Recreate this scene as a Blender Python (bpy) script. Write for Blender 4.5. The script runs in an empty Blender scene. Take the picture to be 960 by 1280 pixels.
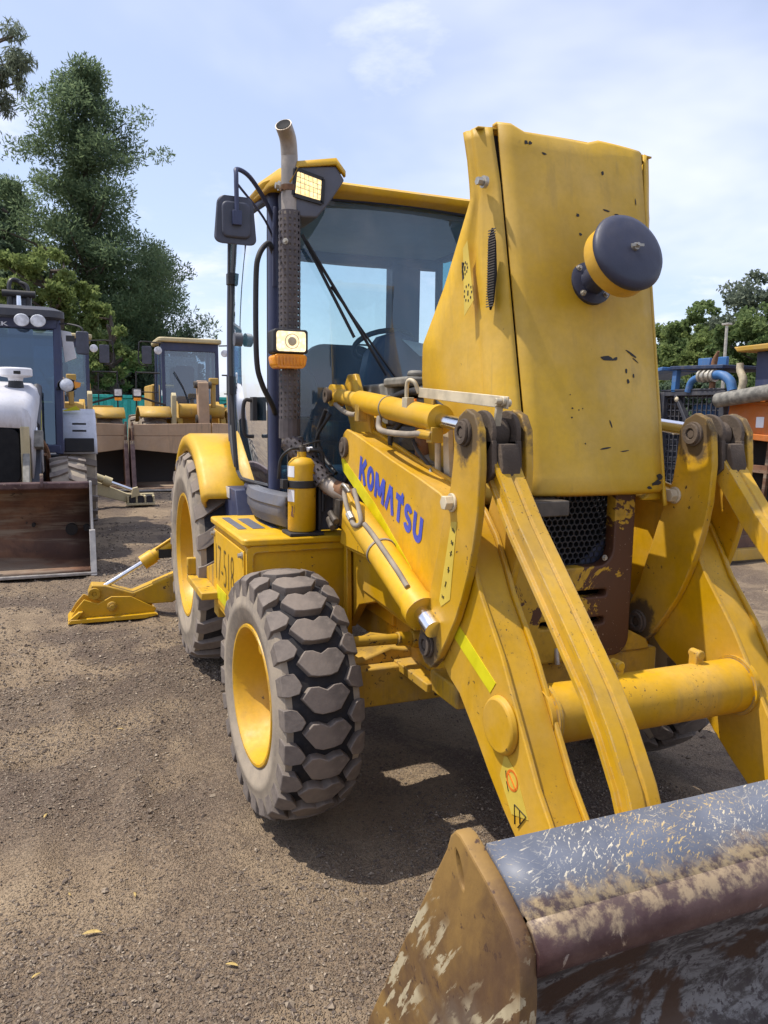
import bpy, math, random
import numpy as np
from mathutils import Vector, Matrix

random.seed(7); RNG = np.random.default_rng(7)
R_ = math.radians
scene = bpy.context.scene
col = scene.collection

# ------------------------------------------------------------------ camera
YAW, PITCH, ROLL = R_(22.5), R_(-7.2), R_(.85)
CAM = Vector((2.9, -1.65, 1.6))
fw = Vector((-math.cos(YAW)*math.cos(PITCH), math.sin(YAW)*math.cos(PITCH), math.sin(PITCH)))
rt = Vector((math.sin(YAW), math.cos(YAW), 0)); up = rt.cross(fw)
rr = rt*math.cos(ROLL)+up*math.sin(ROLL); uu = up*math.cos(ROLL)-rt*math.sin(ROLL)
cam = bpy.data.cameras.new('camera'); cam.lens = 27.06; cam.sensor_width = 36; cam.clip_start = .05; cam.clip_end = 2000
co = bpy.data.objects.new('camera', cam); col.objects.link(co)
co.matrix_world = Matrix(((rr.x, uu.x, -fw.x, CAM.x), (rr.y, uu.y, -fw.y, CAM.y), (rr.z, uu.z, -fw.z, CAM.z), (0, 0, 0, 1)))
scene.camera = co

# ------------------------------------------------------------------ sun and sky
SUN_TRAVEL = Vector((.20, .46, -1.0)).normalized()
SUN_ELEV = math.asin(-SUN_TRAVEL.z)
sd = bpy.data.lights.new('sun', 'SUN'); sd.energy = 3.7; sd.angle = R_(.6); sd.color = (1, .93, .82)
so = bpy.data.objects.new('sun', sd); col.objects.link(so)
so.rotation_euler = SUN_TRAVEL.to_track_quat('-Z', 'Y').to_euler(); so.location = (-5, -5, 12)

world = bpy.data.worlds.new('World'); scene.world = world; world.use_nodes = True
nt = world.node_tree; nt.nodes.clear(); N = nt.nodes.new; LK = nt.links.new
wo = N('ShaderNodeOutputWorld'); bg = N('ShaderNodeBackground'); LK(bg.outputs[0], wo.inputs[0])
sky = N('ShaderNodeTexSky'); sky.sky_type = 'NISHITA'; sky.sun_disc = False
sky.sun_elevation = SUN_ELEV; sky.sun_rotation = math.atan2(-SUN_TRAVEL.x, -SUN_TRAVEL.y)
sky.air_density = 1.1; sky.dust_density = 1.2; sky.ozone_density = 2.2; sky.altitude = 200
tc = N('ShaderNodeTexCoord'); sep = N('ShaderNodeSeparateXYZ'); LK(tc.outputs['Generated'], sep.inputs[0])
def wmath(op, a, b=None):
    m = N('ShaderNodeMath'); m.operation = op
    for i, q in enumerate((a, b)):
        if q is None: continue
        if isinstance(q, (int, float)): m.inputs[i].default_value = q
        else: LK(q, m.inputs[i])
    return m.outputs[0]
zz = wmath('ADD', wmath('MAXIMUM', sep.outputs[2], 0.0), .22)
cmb = N('ShaderNodeCombineXYZ'); LK(wmath('DIVIDE', sep.outputs[0], zz), cmb.inputs[0]); LK(wmath('DIVIDE', sep.outputs[1], zz), cmb.inputs[1])
def wnoise(scale, det, rough, off, dist=0.0):
    n = N('ShaderNodeTexNoise'); mp = N('ShaderNodeMapping'); mp.inputs['Location'].default_value = off
    LK(cmb.outputs[0], mp.inputs[0]); LK(mp.outputs[0], n.inputs['Vector'])
    n.inputs['Scale'].default_value = scale; n.inputs['Detail'].default_value = det; n.inputs['Roughness'].default_value = rough; n.inputs['Distortion'].default_value = dist
    return n.outputs[0]
def wramp(x, a, b):
    m = N('ShaderNodeMapRange'); m.interpolation_type = 'SMOOTHSTEP'; LK(x, m.inputs[0])
    m.inputs[1].default_value = a; m.inputs[2].default_value = b; return m.outputs[0]
c1 = wramp(wnoise(.8, 5, .52, (3.2, 1.7, 0), .3), .40, .72)      # broad veils
c2 = wramp(wnoise(1.9, 8, .6, (8.4, 5.1, 2), .2), .52, .74)      # small puffs
veil = wmath('MAXIMUM', c1, wmath('MULTIPLY', c2, .9))
veil = wmath('MULTIPLY', veil, .60); veil = wmath('ADD', veil, .33)
cl = N('ShaderNodeMixRGB'); LK(veil, cl.inputs[0]); LK(sky.outputs[0], cl.inputs[1]); cl.inputs[2].default_value = (6.1, 6.35, 7.9, 1)
LK(cl.outputs[0], bg.inputs[0]); bg.inputs[1].default_value = .128

vs = scene.view_settings; vs.view_transform = 'Standard'; vs.look = 'None'; vs.gamma = 1; vs.use_curve_mapping = False; vs.exposure = .46
scene.cycles.max_bounces = 8; scene.cycles.transparent_max_bounces = 16
# ------------------------------------------------------------------ helpers: materials
def newmat(name):
    m = bpy.data.materials.new(name); m.use_nodes = True; t = m.node_tree; t.nodes.clear()
    return m, t
class NB:
    def __init__(s, t): s.t = t
    def n(s, kind, **kw):
        q = s.t.nodes.new(kind)
        for k, v in kw.items(): setattr(q, k, v)
        return q
    def l(s, a, b): s.t.links.new(a, b)
    def coord(s, scale=(1, 1, 1), rot=(0, 0, 0), kind='Object'):
        tc = s.n('ShaderNodeTexCoord'); mp = s.n('ShaderNodeMapping'); mp.inputs['Scale'].default_value = scale; mp.inputs['Rotation'].default_value = rot
        s.l(tc.outputs[kind], mp.inputs[0]); return mp.outputs[0]
    def noise(s, vec, scale, det=4, rough=.55, dist=0):
        q = s.n('ShaderNodeTexNoise'); s.l(vec, q.inputs['Vector']); q.inputs['Scale'].default_value = scale
        q.inputs['Detail'].default_value = det; q.inputs['Roughness'].default_value = rough; q.inputs['Distortion'].default_value = dist
        return q.outputs[0]
    def voro(s, vec, scale, feat='F1', out='Distance', rnd=1):
        q = s.n('ShaderNodeTexVoronoi'); q.feature = feat; s.l(vec, q.inputs['Vector']); q.inputs['Scale'].default_value = scale
        q.inputs['Randomness'].default_value = rnd
        return q.outputs[out]
    def ramp(s, x, a, b, lo=0., hi=1.):
        q = s.n('ShaderNodeMapRange'); q.interpolation_type = 'SMOOTHSTEP'; s.l(x, q.inputs[0])
        q.inputs[1].default_value = a; q.inputs[2].default_value = b; q.inputs[3].default_value = lo; q.inputs[4].default_value = hi
        return q.outputs[0]
    def mix(s, f, a, b, mode='MIX'):
        q = s.n('ShaderNodeMixRGB'); q.blend_type = mode
        for i, v in enumerate((f, a, b)):
            if isinstance(v, (int, float)): q.inputs[i].default_value = v
            elif isinstance(v, tuple): q.inputs[i].default_value = v+(1,) if len(v) == 3 else v
            else: s.l(v, q.inputs[i])
        return q.outputs[0]
    def math(s, op, a, b=0.):
        q = s.n('ShaderNodeMath'); q.operation = op
        for i, v in enumerate((a, b)):
            if isinstance(v, (int, float)): q.inputs[i].default_value = v
            else: s.l(v, q.inputs[i])
        return q.outputs[0]
    def bump(s, h, strength=.3, dist=.01):
        q = s.n('ShaderNodeBump'); s.l(h, q.inputs['Height']); q.inputs['Strength'].default_value = strength; q.inputs['Distance'].default_value = dist
        return q.outputs[0]
    def out(s, c, rough=.5, metal=0., nrm=None, spec=.5):
        p = s.n('ShaderNodeBsdfPrincipled'); o = s.n('ShaderNodeOutputMaterial'); s.l(p.outputs[0], o.inputs[0])
        for key, v in (('Base Color', c), ('Roughness', rough), ('Metallic', metal), ('Specular IOR Level', spec)):
            i = p.inputs[key]
            if isinstance(v, (int, float)): i.default_value = v
            elif isinstance(v, tuple): i.default_value = v+(1,)
            else: s.l(v, i)
        if nrm is not None: s.l(nrm, p.inputs['Normal'])
        return p
def sc(c, k): return tuple(min(1, x*k) for x in c)
MAT = {}
def paint(name, base, rough=.42, chip=(.035, .022, .018), chips=.0, dust=(.30, .22, .13), dusty=.25, grime=.0, bumpy=.06, metal=0., seed=0., cscale=38, edge=0., spots=()):
    """used machine paint: fading, film of dust, run marks, chips and rubbed edges down to primer, greasy grime"""
    m, t = newmat(name); b = NB(t); v = b.coord()
    big = b.noise(v, 1.7+seed, 4, .6); fine = b.noise(v, 55, 3, .6); mid = b.noise(v, 7+seed, 6, .62); run = b.noise(b.coord((22, 22, 1.6)), 1, 4, .6, .15)
    hs = b.n('ShaderNodeHueSaturation'); c = b.mix(b.ramp(big, .3, .7), sc(base, .80), sc(base, 1.10)); b.l(c, hs.inputs['Color'])
    b.l(b.ramp(b.noise(v, 2.6+seed, 5, .6), .35, .7, 1.04, .94), hs.inputs['Saturation']); c = hs.outputs[0]
    c = b.mix(b.math('MULTIPLY', b.ramp(mid, .45, .78), dusty), c, dust)
    c = b.mix(b.math('MULTIPLY', b.math('MULTIPLY', b.ramp(run, .52, .70), b.ramp(big, .42, .62)), min(.5, dusty*1.3)), c, sc(dust, .55))
    c = b.mix(b.math('MULTIPLY', b.ramp(fine, .35, .7), .14), c, sc(base, .55))
    r = b.ramp(mid, .3, .75, rough, min(1, rough+.28))
    if grime > 0:
        g = b.math('MULTIPLY', b.ramp(b.noise(v, 3.1+seed, 7, .68, .4), .50, .68), grime)
        c = b.mix(g, c, (.045, .034, .026))
    for px_, pz_, r_ in spots:                            # grease worked out of a pivot
        sp3 = b.n('ShaderNodeSeparateXYZ'); b.l(v, sp3.inputs[0]); cb3 = b.n('ShaderNodeCombineXYZ'); b.l(sp3.outputs[0], cb3.inputs[0]); b.l(sp3.outputs[2], cb3.inputs[2])
        ds = b.n('ShaderNodeVectorMath'); ds.operation = 'DISTANCE'; b.l(cb3.outputs[0], ds.inputs[0]); ds.inputs[1].default_value = (px_+.6, 0, pz_)
        k = b.ramp(b.math('ADD', ds.outputs['Value'], b.math('MULTIPLY', b.math('SUBTRACT', b.noise(v, 14, 6, .7), .5), .16)), r_*1.25, r_*.75, 0, .88); c = b.mix(k, c, (.055, .040, .030)); r = b.mix(k, r, (.8, .8, .8))
    if chips > 0:
        k = b.math('MULTIPLY', b.ramp(b.noise(v, cscale, 5, .6, .3), .735-.1*chips, .75-.1*chips), b.ramp(b.noise(v, 4.3+seed, 2), .48, .58))
        c = b.mix(k, c, chip)
    if edge > 0:
        bv = b.n('ShaderNodeBevel'); bv.samples = 3; bv.inputs[0].default_value = .009; ge = b.n('ShaderNodeNewGeometry'); dt = b.n('ShaderNodeVectorMath'); dt.operation = 'DOT_PRODUCT'
        b.l(bv.outputs[0], dt.inputs[0]); b.l(ge.outputs['Normal'], dt.inputs[1]); k = b.ramp(dt.outputs['Value'], .97, .84)
        k = b.math('MULTIPLY', k, b.ramp(b.noise(v, 20, 6, .7), .60-.14*edge, .66-.14*edge)); c = b.mix(k, c, b.mix(b.ramp(b.noise(v, 9, 3), .45, .6), (.16, .12, .085), (.40, .31, .17)))
    b.out(c, r, metal, b.bump(b.math('ADD', b.noise(v, 140, 3), b.math('MULTIPLY', b.noise(v, 6, 3), 1.2)), bumpy, .004))
    MAT[name] = m; return m
def plain(name, base, rough=.5, metal=0., var=.25, scale=12, spec=.5, bumpy=.05):
    m, t = newmat(name); b = NB(t); v = b.coord(); n1 = b.noise(v, scale, 5, .6)
    b.out(b.mix(b.ramp(n1, .3, .7), sc(base, 1-var), sc(base, 1+var)), b.ramp(n1, .3, .7, max(.03, rough-.08), min(1, rough+.1)), metal, b.bump(b.noise(v, scale*9, 3), bumpy, .004), spec)
    MAT[name] = m; return m
def emit(name, c, k, rings=False):
    m, t = newmat(name); b = NB(t); e = b.n('ShaderNodeEmission'); e.inputs[1].default_value = k; o = b.n('ShaderNodeOutputMaterial')
    v = b.coord(); w = b.voro(v, 55); b.l(b.mix(b.ramp(w, .1, .7), c, sc(c, .62)), e.inputs[0]); b.l(e.outputs[0], o.inputs[0]); MAT[name] = m
def glass(name, tint, refl=1.0, sky_film=.06, gcol=(.95, .98, 1)):
    m, t = newmat(name); b = NB(t); o = b.n('ShaderNodeOutputMaterial')
    tr = b.n('ShaderNodeBsdfTransparent'); tr.inputs[0].default_value = tint+(1,)
    gl = b.n('ShaderNodeBsdfGlossy'); gl.inputs[0].default_value = gcol+(1,); gl.inputs[1].default_value = .02
    df = b.n('ShaderNodeBsdfDiffuse'); df.inputs[0].default_value = (.24, .42, .62, 1)  # dusty film tinted blue, painting the sky's pale reflection onto the panes
    fr = b.n('ShaderNodeFresnel'); fr.inputs[0].default_value = 1.5
    f = b.math('MULTIPLY', fr.outputs[0], 1.6*refl)
    mx = b.n('ShaderNodeMixShader'); b.l(f, mx.inputs[0]); b.l(tr.outputs[0], mx.inputs[1]); b.l(gl.outputs[0], mx.inputs[2])
    m2 = b.n('ShaderNodeMixShader'); v = b.coord(); b.l(b.math('MULTIPLY', b.ramp(b.noise(v, 5, 6, .65), .3, .8, .55, 1.), sky_film), m2.inputs[0])
    b.l(mx.outputs[0], m2.inputs[1]); b.l(df.outputs[0], m2.inputs[2]); b.l(m2.outputs[0], o.inputs[0]); MAT[name] = m

YEL = (.62, .345, .006)
PIV = ((.845, 1.55, .085), (.625, .832, .085))
paint('yellow', YEL, .40, chips=.7, dusty=.12, grime=.16, edge=.9)
paint('yellow_clean', (.66, .375, .008), .38, chips=.25, dusty=.12, grime=.06, edge=.3)
paint('yellow_lever', YEL, .40, chips=.8, dusty=.12, grime=.2, edge=1., spots=PIV)
paint('yellow_hood', (.60, .365, .030), .44, chips=.12, dusty=.20, dust=(.40, .29, .13), seed=.4)
paint('yellow_dirty', (.52, .30, .014), .55, chips=1.2, dusty=.5, grime=.5, edge=.8)
paint('yellow_worn', (.60, .335, .010), .46, chips=.9, dusty=.2, grime=.22, dust=(.36, .29, .18), seed=.3, cscale=110, edge=1.0)
paint('grease', (.085, .062, .045), .85, dusty=.6, dust=(.20, .15, .11), bumpy=.5)
paint('navy_frame', (.036, .046, .105), .42, dusty=.25, dust=(.16, .15, .16))
paint('grey_plastic', (.105, .11, .135), .55, dusty=.3, dust=(.25, .22, .19))
paint('black_plastic', (.018, .018, .022), .5, dusty=.25, dust=(.13, .11, .09))
paint('precleaner_blue', (.030, .034, .062), .38, dusty=.14, dust=(.2, .18, .18))
plain('black_matt', (.006, .006, .007), .9)
plain('dark_steel', (.10, .085, .07), .6, .5, .4)
plain('zinc', (.45, .42, .36), .45, .6)
plain('tan_metal', (.50, .43, .30), .6, .1)
plain('chrome', (.75, .75, .77), .13, 1., .06)
plain('rust_pipe', (.20, .10, .05), .75, .2, .35)
plain('engine_grey', (.20, .19, .165), .65, .2, .4)
plain('hose_black', (.022, .021, .022), .55)
plain('hose_dusty', (.26, .22, .17), .75)
plain('exhaust_steel', (.36, .31, .26), .5, .45, .25)
plain('shield_steel', (.10, .085, .085), .62, .3, .3)
plain('paper', (.75, .77, .80), .8, var=.04)
plain('white_print', (.74, .74, .76), .6, var=.06)
plain('ink', (.02, .018, .016), .7); plain('stencil', (.10, .060, .008), .6)
plain('letter_blue', (.045, .075, .45), .4, var=.12)
plain('lime', (.62, .56, .008), .4, var=.1)
plain('decal_yellow', (.60, .44, .06), .45, var=.08)
plain('orange_print', (.65, .16, .012), .5)
plain('seat_cloth', (.02, .022, .028), .8)
plain('mirror_back', (.055, .06, .085), .5)
plain('silver_tape', (.6, .62, .66), .35, .3)
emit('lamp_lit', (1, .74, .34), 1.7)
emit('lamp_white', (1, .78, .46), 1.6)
plain('amber_lens', (.85, .30, .01), .2)
plain('lamp_lens', (.6, .62, .66), .12)
glass('cab_glass', (.15, .40, .45), .55, .04); glass('rear_clear', (.84, .95, .96), 1.0, .05); glass('front_glass', (.82, .95, .97), 1.3, .22); glass('far_glass', (.18, .29, .42), 2.2, .02, (.72, .86, 1.0)); glass('loader_glass', (.50, .62, .70), 2.0, .14)

# brown-worn cowl: primer showing through yellow in ragged patches
m, t = newmat('cowl_worn'); b = NB(t); v = b.coord()
n1 = b.noise(v, 4.2, 8, .66, .5); k = b.ramp(n1, .485, .50)
c = b.mix(k, (.085, .033, .014), (.50, .29, .02)); c = b.mix(b.math('MULTIPLY', b.ramp(b.noise(v, 13, 6), .5, .75), .5), c, (.06, .03, .015))
c = b.mix(b.ramp(b.noise(v, 90, 3, .6), .68, .72), c, (.3, .22, .15))
b.out(c, .6, 0., b.bump(k, .4, .003)); MAT['cowl_worn'] = m

# bucket: scratched slate-blue top, rust-brown lip, rusty yellow ends, ground steel inside
def scratch(b, v, rot, sx, sy, lo, hi):
    tcm = b.coord((1/sx, 1/sy, 1/sx), rot); tcm.node.vector_type = 'TEXTURE'; return b.ramp(b.noise(tcm, 1.0, 3, .6, .2), lo, hi)
m, t = newmat('bucket_top'); b = NB(t); v = b.coord()
s = None
for rz, lo in ((.7, .585), (-.6, .60), (1.25, .60), (.25, .61), (-1.2, .61)):
    k = scratch(b, v, (0, 0, rz), 300, 15, lo+.012, lo+.05); k2 = b.math('MULTIPLY', k, b.ramp(b.noise(v, 3.7+rz, 3), .44, .60)); s = k2 if s is None else b.math('MAXIMUM', s, k2)
pt = b.math('MULTIPLY', b.ramp(b.noise(v, 34, 7, .72, .6), .60, .64), b.ramp(b.noise(v, 5.1, 3), .42, .58))
s = b.math('MAXIMUM', s, b.math('MULTIPLY', pt, .9))
sx = b.n('ShaderNodeSeparateXYZ'); b.l(v, sx.inputs[0]); wv = b.math('ADD', sx.outputs[0], b.math('ADD', b.math('MULTIPLY', b.noise(v, 9, 6, .7, .5), .12), b.math('MULTIPLY', b.noise(v, 60, 5, .7), .05)))
edge = b.ramp(wv, 2.765, 2.805)                       # paint rubbed off along the front edge
base = b.mix(b.ramp(b.noise(v, 6, 6, .6), .3, .7), (.080, .092, .125), (.140, .154, .19)); base = b.mix(b.math('MULTIPLY', b.ramp(b.noise(v, 2.4, 5), .45, .65), .35), base, (.22, .21, .20))
pal = b.mix(b.ramp(b.noise(v, 7, 3), .40, .6), (.58, .53, .42), (.48, .34, .14))
c = b.mix(s, base, pal); c = b.mix(edge, c, b.mix(b.ramp(b.noise(v, 42, 6, .7), .40, .6), (.10, .062, .055), (.46, .33, .17)))
b.out(c, .5, 0., b.bump(s, .3, .002)); MAT['bucket_top'] = m
m, t = newmat('bucket_lip'); b = NB(t); v = b.coord()
k = b.ramp(b.noise(v, 26, 8, .74, .4), .60, .65); base = b.mix(b.ramp(b.noise(v, 6, 7, .6), .35, .65), (.050, .020, .020), (.115, .065, .058))
sp = b.mix(b.ramp(b.noise(v, 5, 3), .45, .6), (.34, .25, .17), (.20, .20, .24))
sz = b.n('ShaderNodeSeparateXYZ'); b.l(v, sz.inputs[0]); rub = b.ramp(b.math('ADD', sz.outputs[2], b.math('MULTIPLY', b.math('SUBTRACT', b.noise(v, 26, 7, .72, .4), .5), .07)), .922, .938)
c = b.mix(rub, b.mix(k, base, sp), b.mix(b.ramp(b.noise(v, 42, 6, .7), .40, .6), (.085, .052, .045), (.30, .22, .13)))
b.out(c, .5, .1, b.bump(b.noise(v, 40, 5), .4, .004)); MAT['bucket_lip'] = m
m, t = newmat('bucket_side'); b = NB(t); v = b.coord()
c = b.mix(b.ramp(b.noise(v, 3.2, 7, .62, .3), .36, .64), (.10, .052, .024), (.30, .175, .045))
c = b.mix(b.math('MULTIPLY', b.ramp(b.noise(v, 6, 5), .5, .7), .5), c, (.16, .13, .10))
st = b.coord((1/60, 1/60, 1/9), (0, .62, 0)); st.node.vector_type = 'TEXTURE'; k = b.math('MULTIPLY', b.ramp(b.noise(st, 1, 5, .65, .3), .545, .585), b.ramp(b.noise(v, 4.4, 3), .50, .60))
c = b.mix(k, c, (.46, .39, .25)); c = b.mix(b.ramp(b.noise(v, 38, 6, .7), .60, .66), c, (.07, .035, .02)); b.out(c, .68, .1, b.bump(b.noise(v, 30, 6), .35, .004)); MAT['bucket_side'] = m
m, t = newmat('bucket_inner'); b = NB(t); v = b.coord()
fl = b.noise(b.coord((7, 7, 20)), 1.0, 8, .75, .5)
c = b.mix(b.ramp(fl, .42, .56), (.085, .066, .055), (.27, .245, .225)); c = b.mix(b.ramp(b.noise(v, 46, 6, .7), .52, .60), c, (.075, .055, .05))
c = b.mix(b.ramp(b.noise(v, 3.1, 5, .6, .5), .55, .60), c, (.095, .050, .028)); c = b.mix(b.ramp(b.noise(v, 1.3, 4, .6), .50, .46), c, (.070, .048, .032))
b.out(c, .55, .2, b.bump(b.noise(v, 30, 7, .7), .5, .004)); MAT['bucket_inner'] = m
m, t = newmat('bucket_rust'); b = NB(t); v = b.coord()
c = b.mix(b.ramp(b.noise(v, 1.6, 7, .65, .4), .36, .64), (.085, .040, .026), (.22, .105, .055)); hs_ = b.coord((.5, .5, 6))
c = b.mix(b.math('MULTIPLY', b.ramp(b.noise(hs_, 1.3, 6, .65, .3), .46, .64), .8), c, (.28, .22, .155)); c = b.mix(b.ramp(b.noise(v, 9, 7, .7), .60, .68), c, (.035, .028, .024))
b.out(c, .7, .1, b.bump(b.noise(v, 25, 6), .35, .006)); MAT['bucket_rust'] = m
plain('bucket_edge', (.34, .32, .30), .5, .5, .2)
paint('bucket_dusty', (.46, .30, .18), .7, dusty=.45, dust=(.36, .27, .19), grime=.08)

# rubber
def rubber(name, base, dust, amount):
    m, t = newmat(name); b = NB(t); v = b.coord(); c = b.mix(b.math('MULTIPLY', b.ramp(b.noise(v, 5, 6, .6), .25, .7), amount), base, dust)
    c = b.mix(b.math('MULTIPLY', b.ramp(b.noise(v, 40, 4), .45, .75), .5), c, sc(dust, .8))
    b.out(c, .82, 0., b.bump(b.noise(v, 90, 4), .25, .004), .3); MAT[name] = m
rubber('tyre_rubber', (.016, .016, .021), (.060, .054, .050), .4)
rubber('tread_rubber', (.090, .076, .069), (.27, .225, .19), .85)
rubber('sidewall', (.18, .155, .130), (.40, .33, .245), .9)
# ------------------------------------------------------------------ helpers: meshes and objects
STUFF_PARTS = {'paint_chip', 'warning_symbol', 'instruction_symbol', 'vent_mesh', 'grille_mesh', 'scrape', 'fender_vent', 'cage_mesh', 'louvre_slots', 'plate_number', 'heat_shield', 'elbow_shield', 'tread', 'lettering'}
WO = {}                                   # world origin of every Empty and part that parents others
def V3(p): return np.array(p, float)
def thing(name, label, cat, loc=(0, 0, 0), group=None):
    o = bpy.data.objects.new(name, None); col.objects.link(o); o.location = loc; o['label'] = label; o['category'] = cat
    o.empty_display_size = .1
    if group: o['group'] = group
    WO[o] = V3(loc); return o
def tag(o, label=None, cat=None, group=None, kind=None):
    for k, q in (('label', label), ('category', cat), ('group', group), ('kind', kind)):
        if q: o[k] = q
    return o
def link(name, me, mat, parent=None, origin=None, bevel=0, bseg=2, smooth=38, kind=None):
    if mat is not None: me.materials.append(MAT[mat] if isinstance(mat, str) else mat)
    for q in me.polygons: q.use_smooth = True
    if smooth < 179: me.set_sharp_from_angle(angle=R_(smooth))
    o = bpy.data.objects.new(name, me); col.objects.link(o)
    if parent is not None: o.parent = parent
    WO[o] = V3(origin) if origin is not None else WO.get(parent, np.zeros(3))
    if origin is not None: o.location = V3(origin)-(WO[parent] if parent is not None else 0)
    if bevel:
        md = o.modifiers.new('bevel', 'BEVEL'); md.width = bevel; md.segments = bseg; md.limit_method = 'ANGLE'; md.angle_limit = R_(40)
    if kind: o['kind'] = kind
    return o
def catmull(P, k=6, closed=False):
    P = [V3(p) for p in P]; out = []
    n = len(P)
    for i in range(n if closed else n-1):
        p1, p2 = P[i], P[(i+1) % n]; p0 = P[i-1] if (i or closed) else p1*2-p2; p3 = P[(i+2) % n] if (i+2 < n or closed) else p2*2-p1
        for j in range(k):
            u = j/k; out.append(.5*((2*p1)+(p2-p0)*u+(2*p0-5*p1+4*p2-p3)*u*u+(3*p1-p0-3*p2+p3)*u**3))
    if not closed: out.append(P[-1])
    return out
def frame(d):
    d = d/np.linalg.norm(d); a = np.array([0, 0, 1.]) if abs(d[2]) < .9 else np.array([1., 0, 0])
    u = np.cross(a, d); u /= np.linalg.norm(u); return u, np.cross(d, u)
class MB:
    def __init__(s): s.v = []; s.f = []
    def add(s, vs, fs):
        k = len(s.v); s.v += [tuple(map(float, q)) for q in vs]; s.f += [tuple(i+k for i in f) for f in fs]; return s
    def box(s, x0, x1, y0, y1, z0, z1):
        v = [(x, y, z) for x in (x0, x1) for y in (y0, y1) for z in (z0, z1)]
        return s.add(v, [(0, 1, 3, 2), (4, 6, 7, 5), (0, 4, 5, 1), (2, 3, 7, 6), (0, 2, 6, 4), (1, 5, 7, 3)])
    def bar(s, p0, p1, w, h, upv=(0, 0, 1), w1=None, h1=None):
        p0, p1 = V3(p0), V3(p1); d = p1-p0; d /= np.linalg.norm(d); u = np.cross(V3(upv), d); u /= np.linalg.norm(u); q = np.cross(d, u)
        w1 = w1 or w; h1 = h1 or h; v = []
        for p, a, b in ((p0, w, h), (p1, w1, h1)): v += [p-u*a/2-q*b/2, p+u*a/2-q*b/2, p+u*a/2+q*b/2, p-u*a/2+q*b/2]
        return s.add(v, [(3, 2, 1, 0), (4, 5, 6, 7), (0, 1, 5, 4), (1, 2, 6, 5), (2, 3, 7, 6), (3, 0, 4, 7)])
    def prism(s, poly, a, b, plane='xz'):
        n = len(poly); mk = {'xz': lambda p, t: (p[0], t, p[1]), 'yz': lambda p, t: (t, p[0], p[1]), 'xy': lambda p, t: (p[0], p[1], t)}[plane]
        ar = sum(poly[i][0]*poly[(i+1) % n][1]-poly[(i+1) % n][0]*poly[i][1] for i in range(n))
        if (ar > 0) == (plane == 'xz'): poly = poly[::-1]
        if a > b: a, b = b, a
        # after this, 'b' cap in order faces +axis
        v = [mk(p, a) for p in poly]+[mk(p, b) for p in poly]
        return s.add(v, [tuple(range(n-1, -1, -1)), tuple(range(n, 2*n))]+[(i, (i+1) % n, (i+1) % n+n, i+n) for i in range(n)])
    def cyl(s, p0, p1, r0, r1=None, n=20, caps=True):
        p0, p1 = V3(p0), V3(p1); r1 = r0 if r1 is None else r1; u, w = frame(p1-p0)
        a = np.linspace(0, 2*np.pi, n, endpoint=False)
        v = [p0+r0*(math.cos(q)*u+math.sin(q)*w) for q in a]+[p1+r1*(math.cos(q)*u+math.sin(q)*w) for q in a]
        f = [(i, (i+1) % n, (i+1) % n+n, i+n) for i in range(n)]
        if caps: f += [tuple(range(n-1, -1, -1)), tuple(range(n, 2*n))]
        return s.add(v, f)
    def tube(s, path, r, n=10, k=6, closed=False):
        P = catmull(path, k, closed) if k > 1 else [V3(p) for p in path]
        m = len(P); rs = [r]*m if isinstance(r, (int, float)) else list(np.interp(np.linspace(0, 1, m), np.linspace(0, 1, len(r)), r))
        u = None; v = []
        for i in range(m):
            d = (P[(i+1) % m]-P[i-1]) if closed else (P[min(i+1, m-1)]-P[max(i-1, 0)])
            d = d/(np.linalg.norm(d)+1e-12)
            if u is None: u, w = frame(d)
            else:
                u = u-d*(u@d); u /= np.linalg.norm(u); w = np.cross(d, u)
            v += [P[i]+rs[i]*(math.cos(q)*u+math.sin(q)*w) for q in np.linspace(0, 2*np.pi, n, endpoint=False)]
        f = []
        for i in range(m if closed else m-1):
            j = (i+1) % m
            f += [(i*n+q, i*n+(q+1) % n, j*n+(q+1) % n, j*n+q) for q in range(n)]
        if not closed: f += [tuple(range(n-1, -1, -1)), tuple(range((m-1)*n, m*n))]
        return s.add(v, f)
    def lathe(s, prof, o, axis, n=40, capa=False, capb=False):
        o, ax = V3(o), V3(axis)/np.linalg.norm(V3(axis)); u, w = frame(ax); v = []
        for h, r in prof: v += [o+ax*h+r*(math.cos(q)*u+math.sin(q)*w) for q in np.linspace(0, 2*np.pi, n, endpoint=False)]
        f = [(i*n+q, i*n+(q+1) % n, (i+1)*n+(q+1) % n, (i+1)*n+q) for i in range(len(prof)-1) for q in range(n)]
        if capa: f.append(tuple(range(n-1, -1, -1)))
        if capb: f.append(tuple(range((len(prof)-1)*n, len(prof)*n)))
        return s.add(v, f)
    def ring(s, o, axis, r_in, r_out, h, n=24):
        return s.lathe([(0, r_in), (0, r_out), (h, r_out), (h, r_in), (0, r_in)], o, axis, n)
    def bolt(s, p, d, r, h):
        s.cyl(p, V3(p)+V3(d)*h*.35, r*1.5, n=16); return s.cyl(V3(p)+V3(d)*h*.35, V3(p)+V3(d)*h, r, n=6)
    def ball(s, c, r, n=12, sq=(1, 1, 1)):
        v = []; f = []
        for i in range(n+1):
            t = math.pi*i/n
            for j in range(2*n):
                p = math.pi*j/n; v.append((c[0]+r*sq[0]*math.sin(t)*math.cos(p), c[1]+r*sq[1]*math.sin(t)*math.sin(p), c[2]+r*sq[2]*math.cos(t)))
        for i in range(n):
            for j in range(2*n): f.append((i*2*n+j, (i+1)*2*n+j, (i+1)*2*n+(j+1) % (2*n), i*2*n+(j+1) % (2*n)))
        return s.add(v, f)
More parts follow.
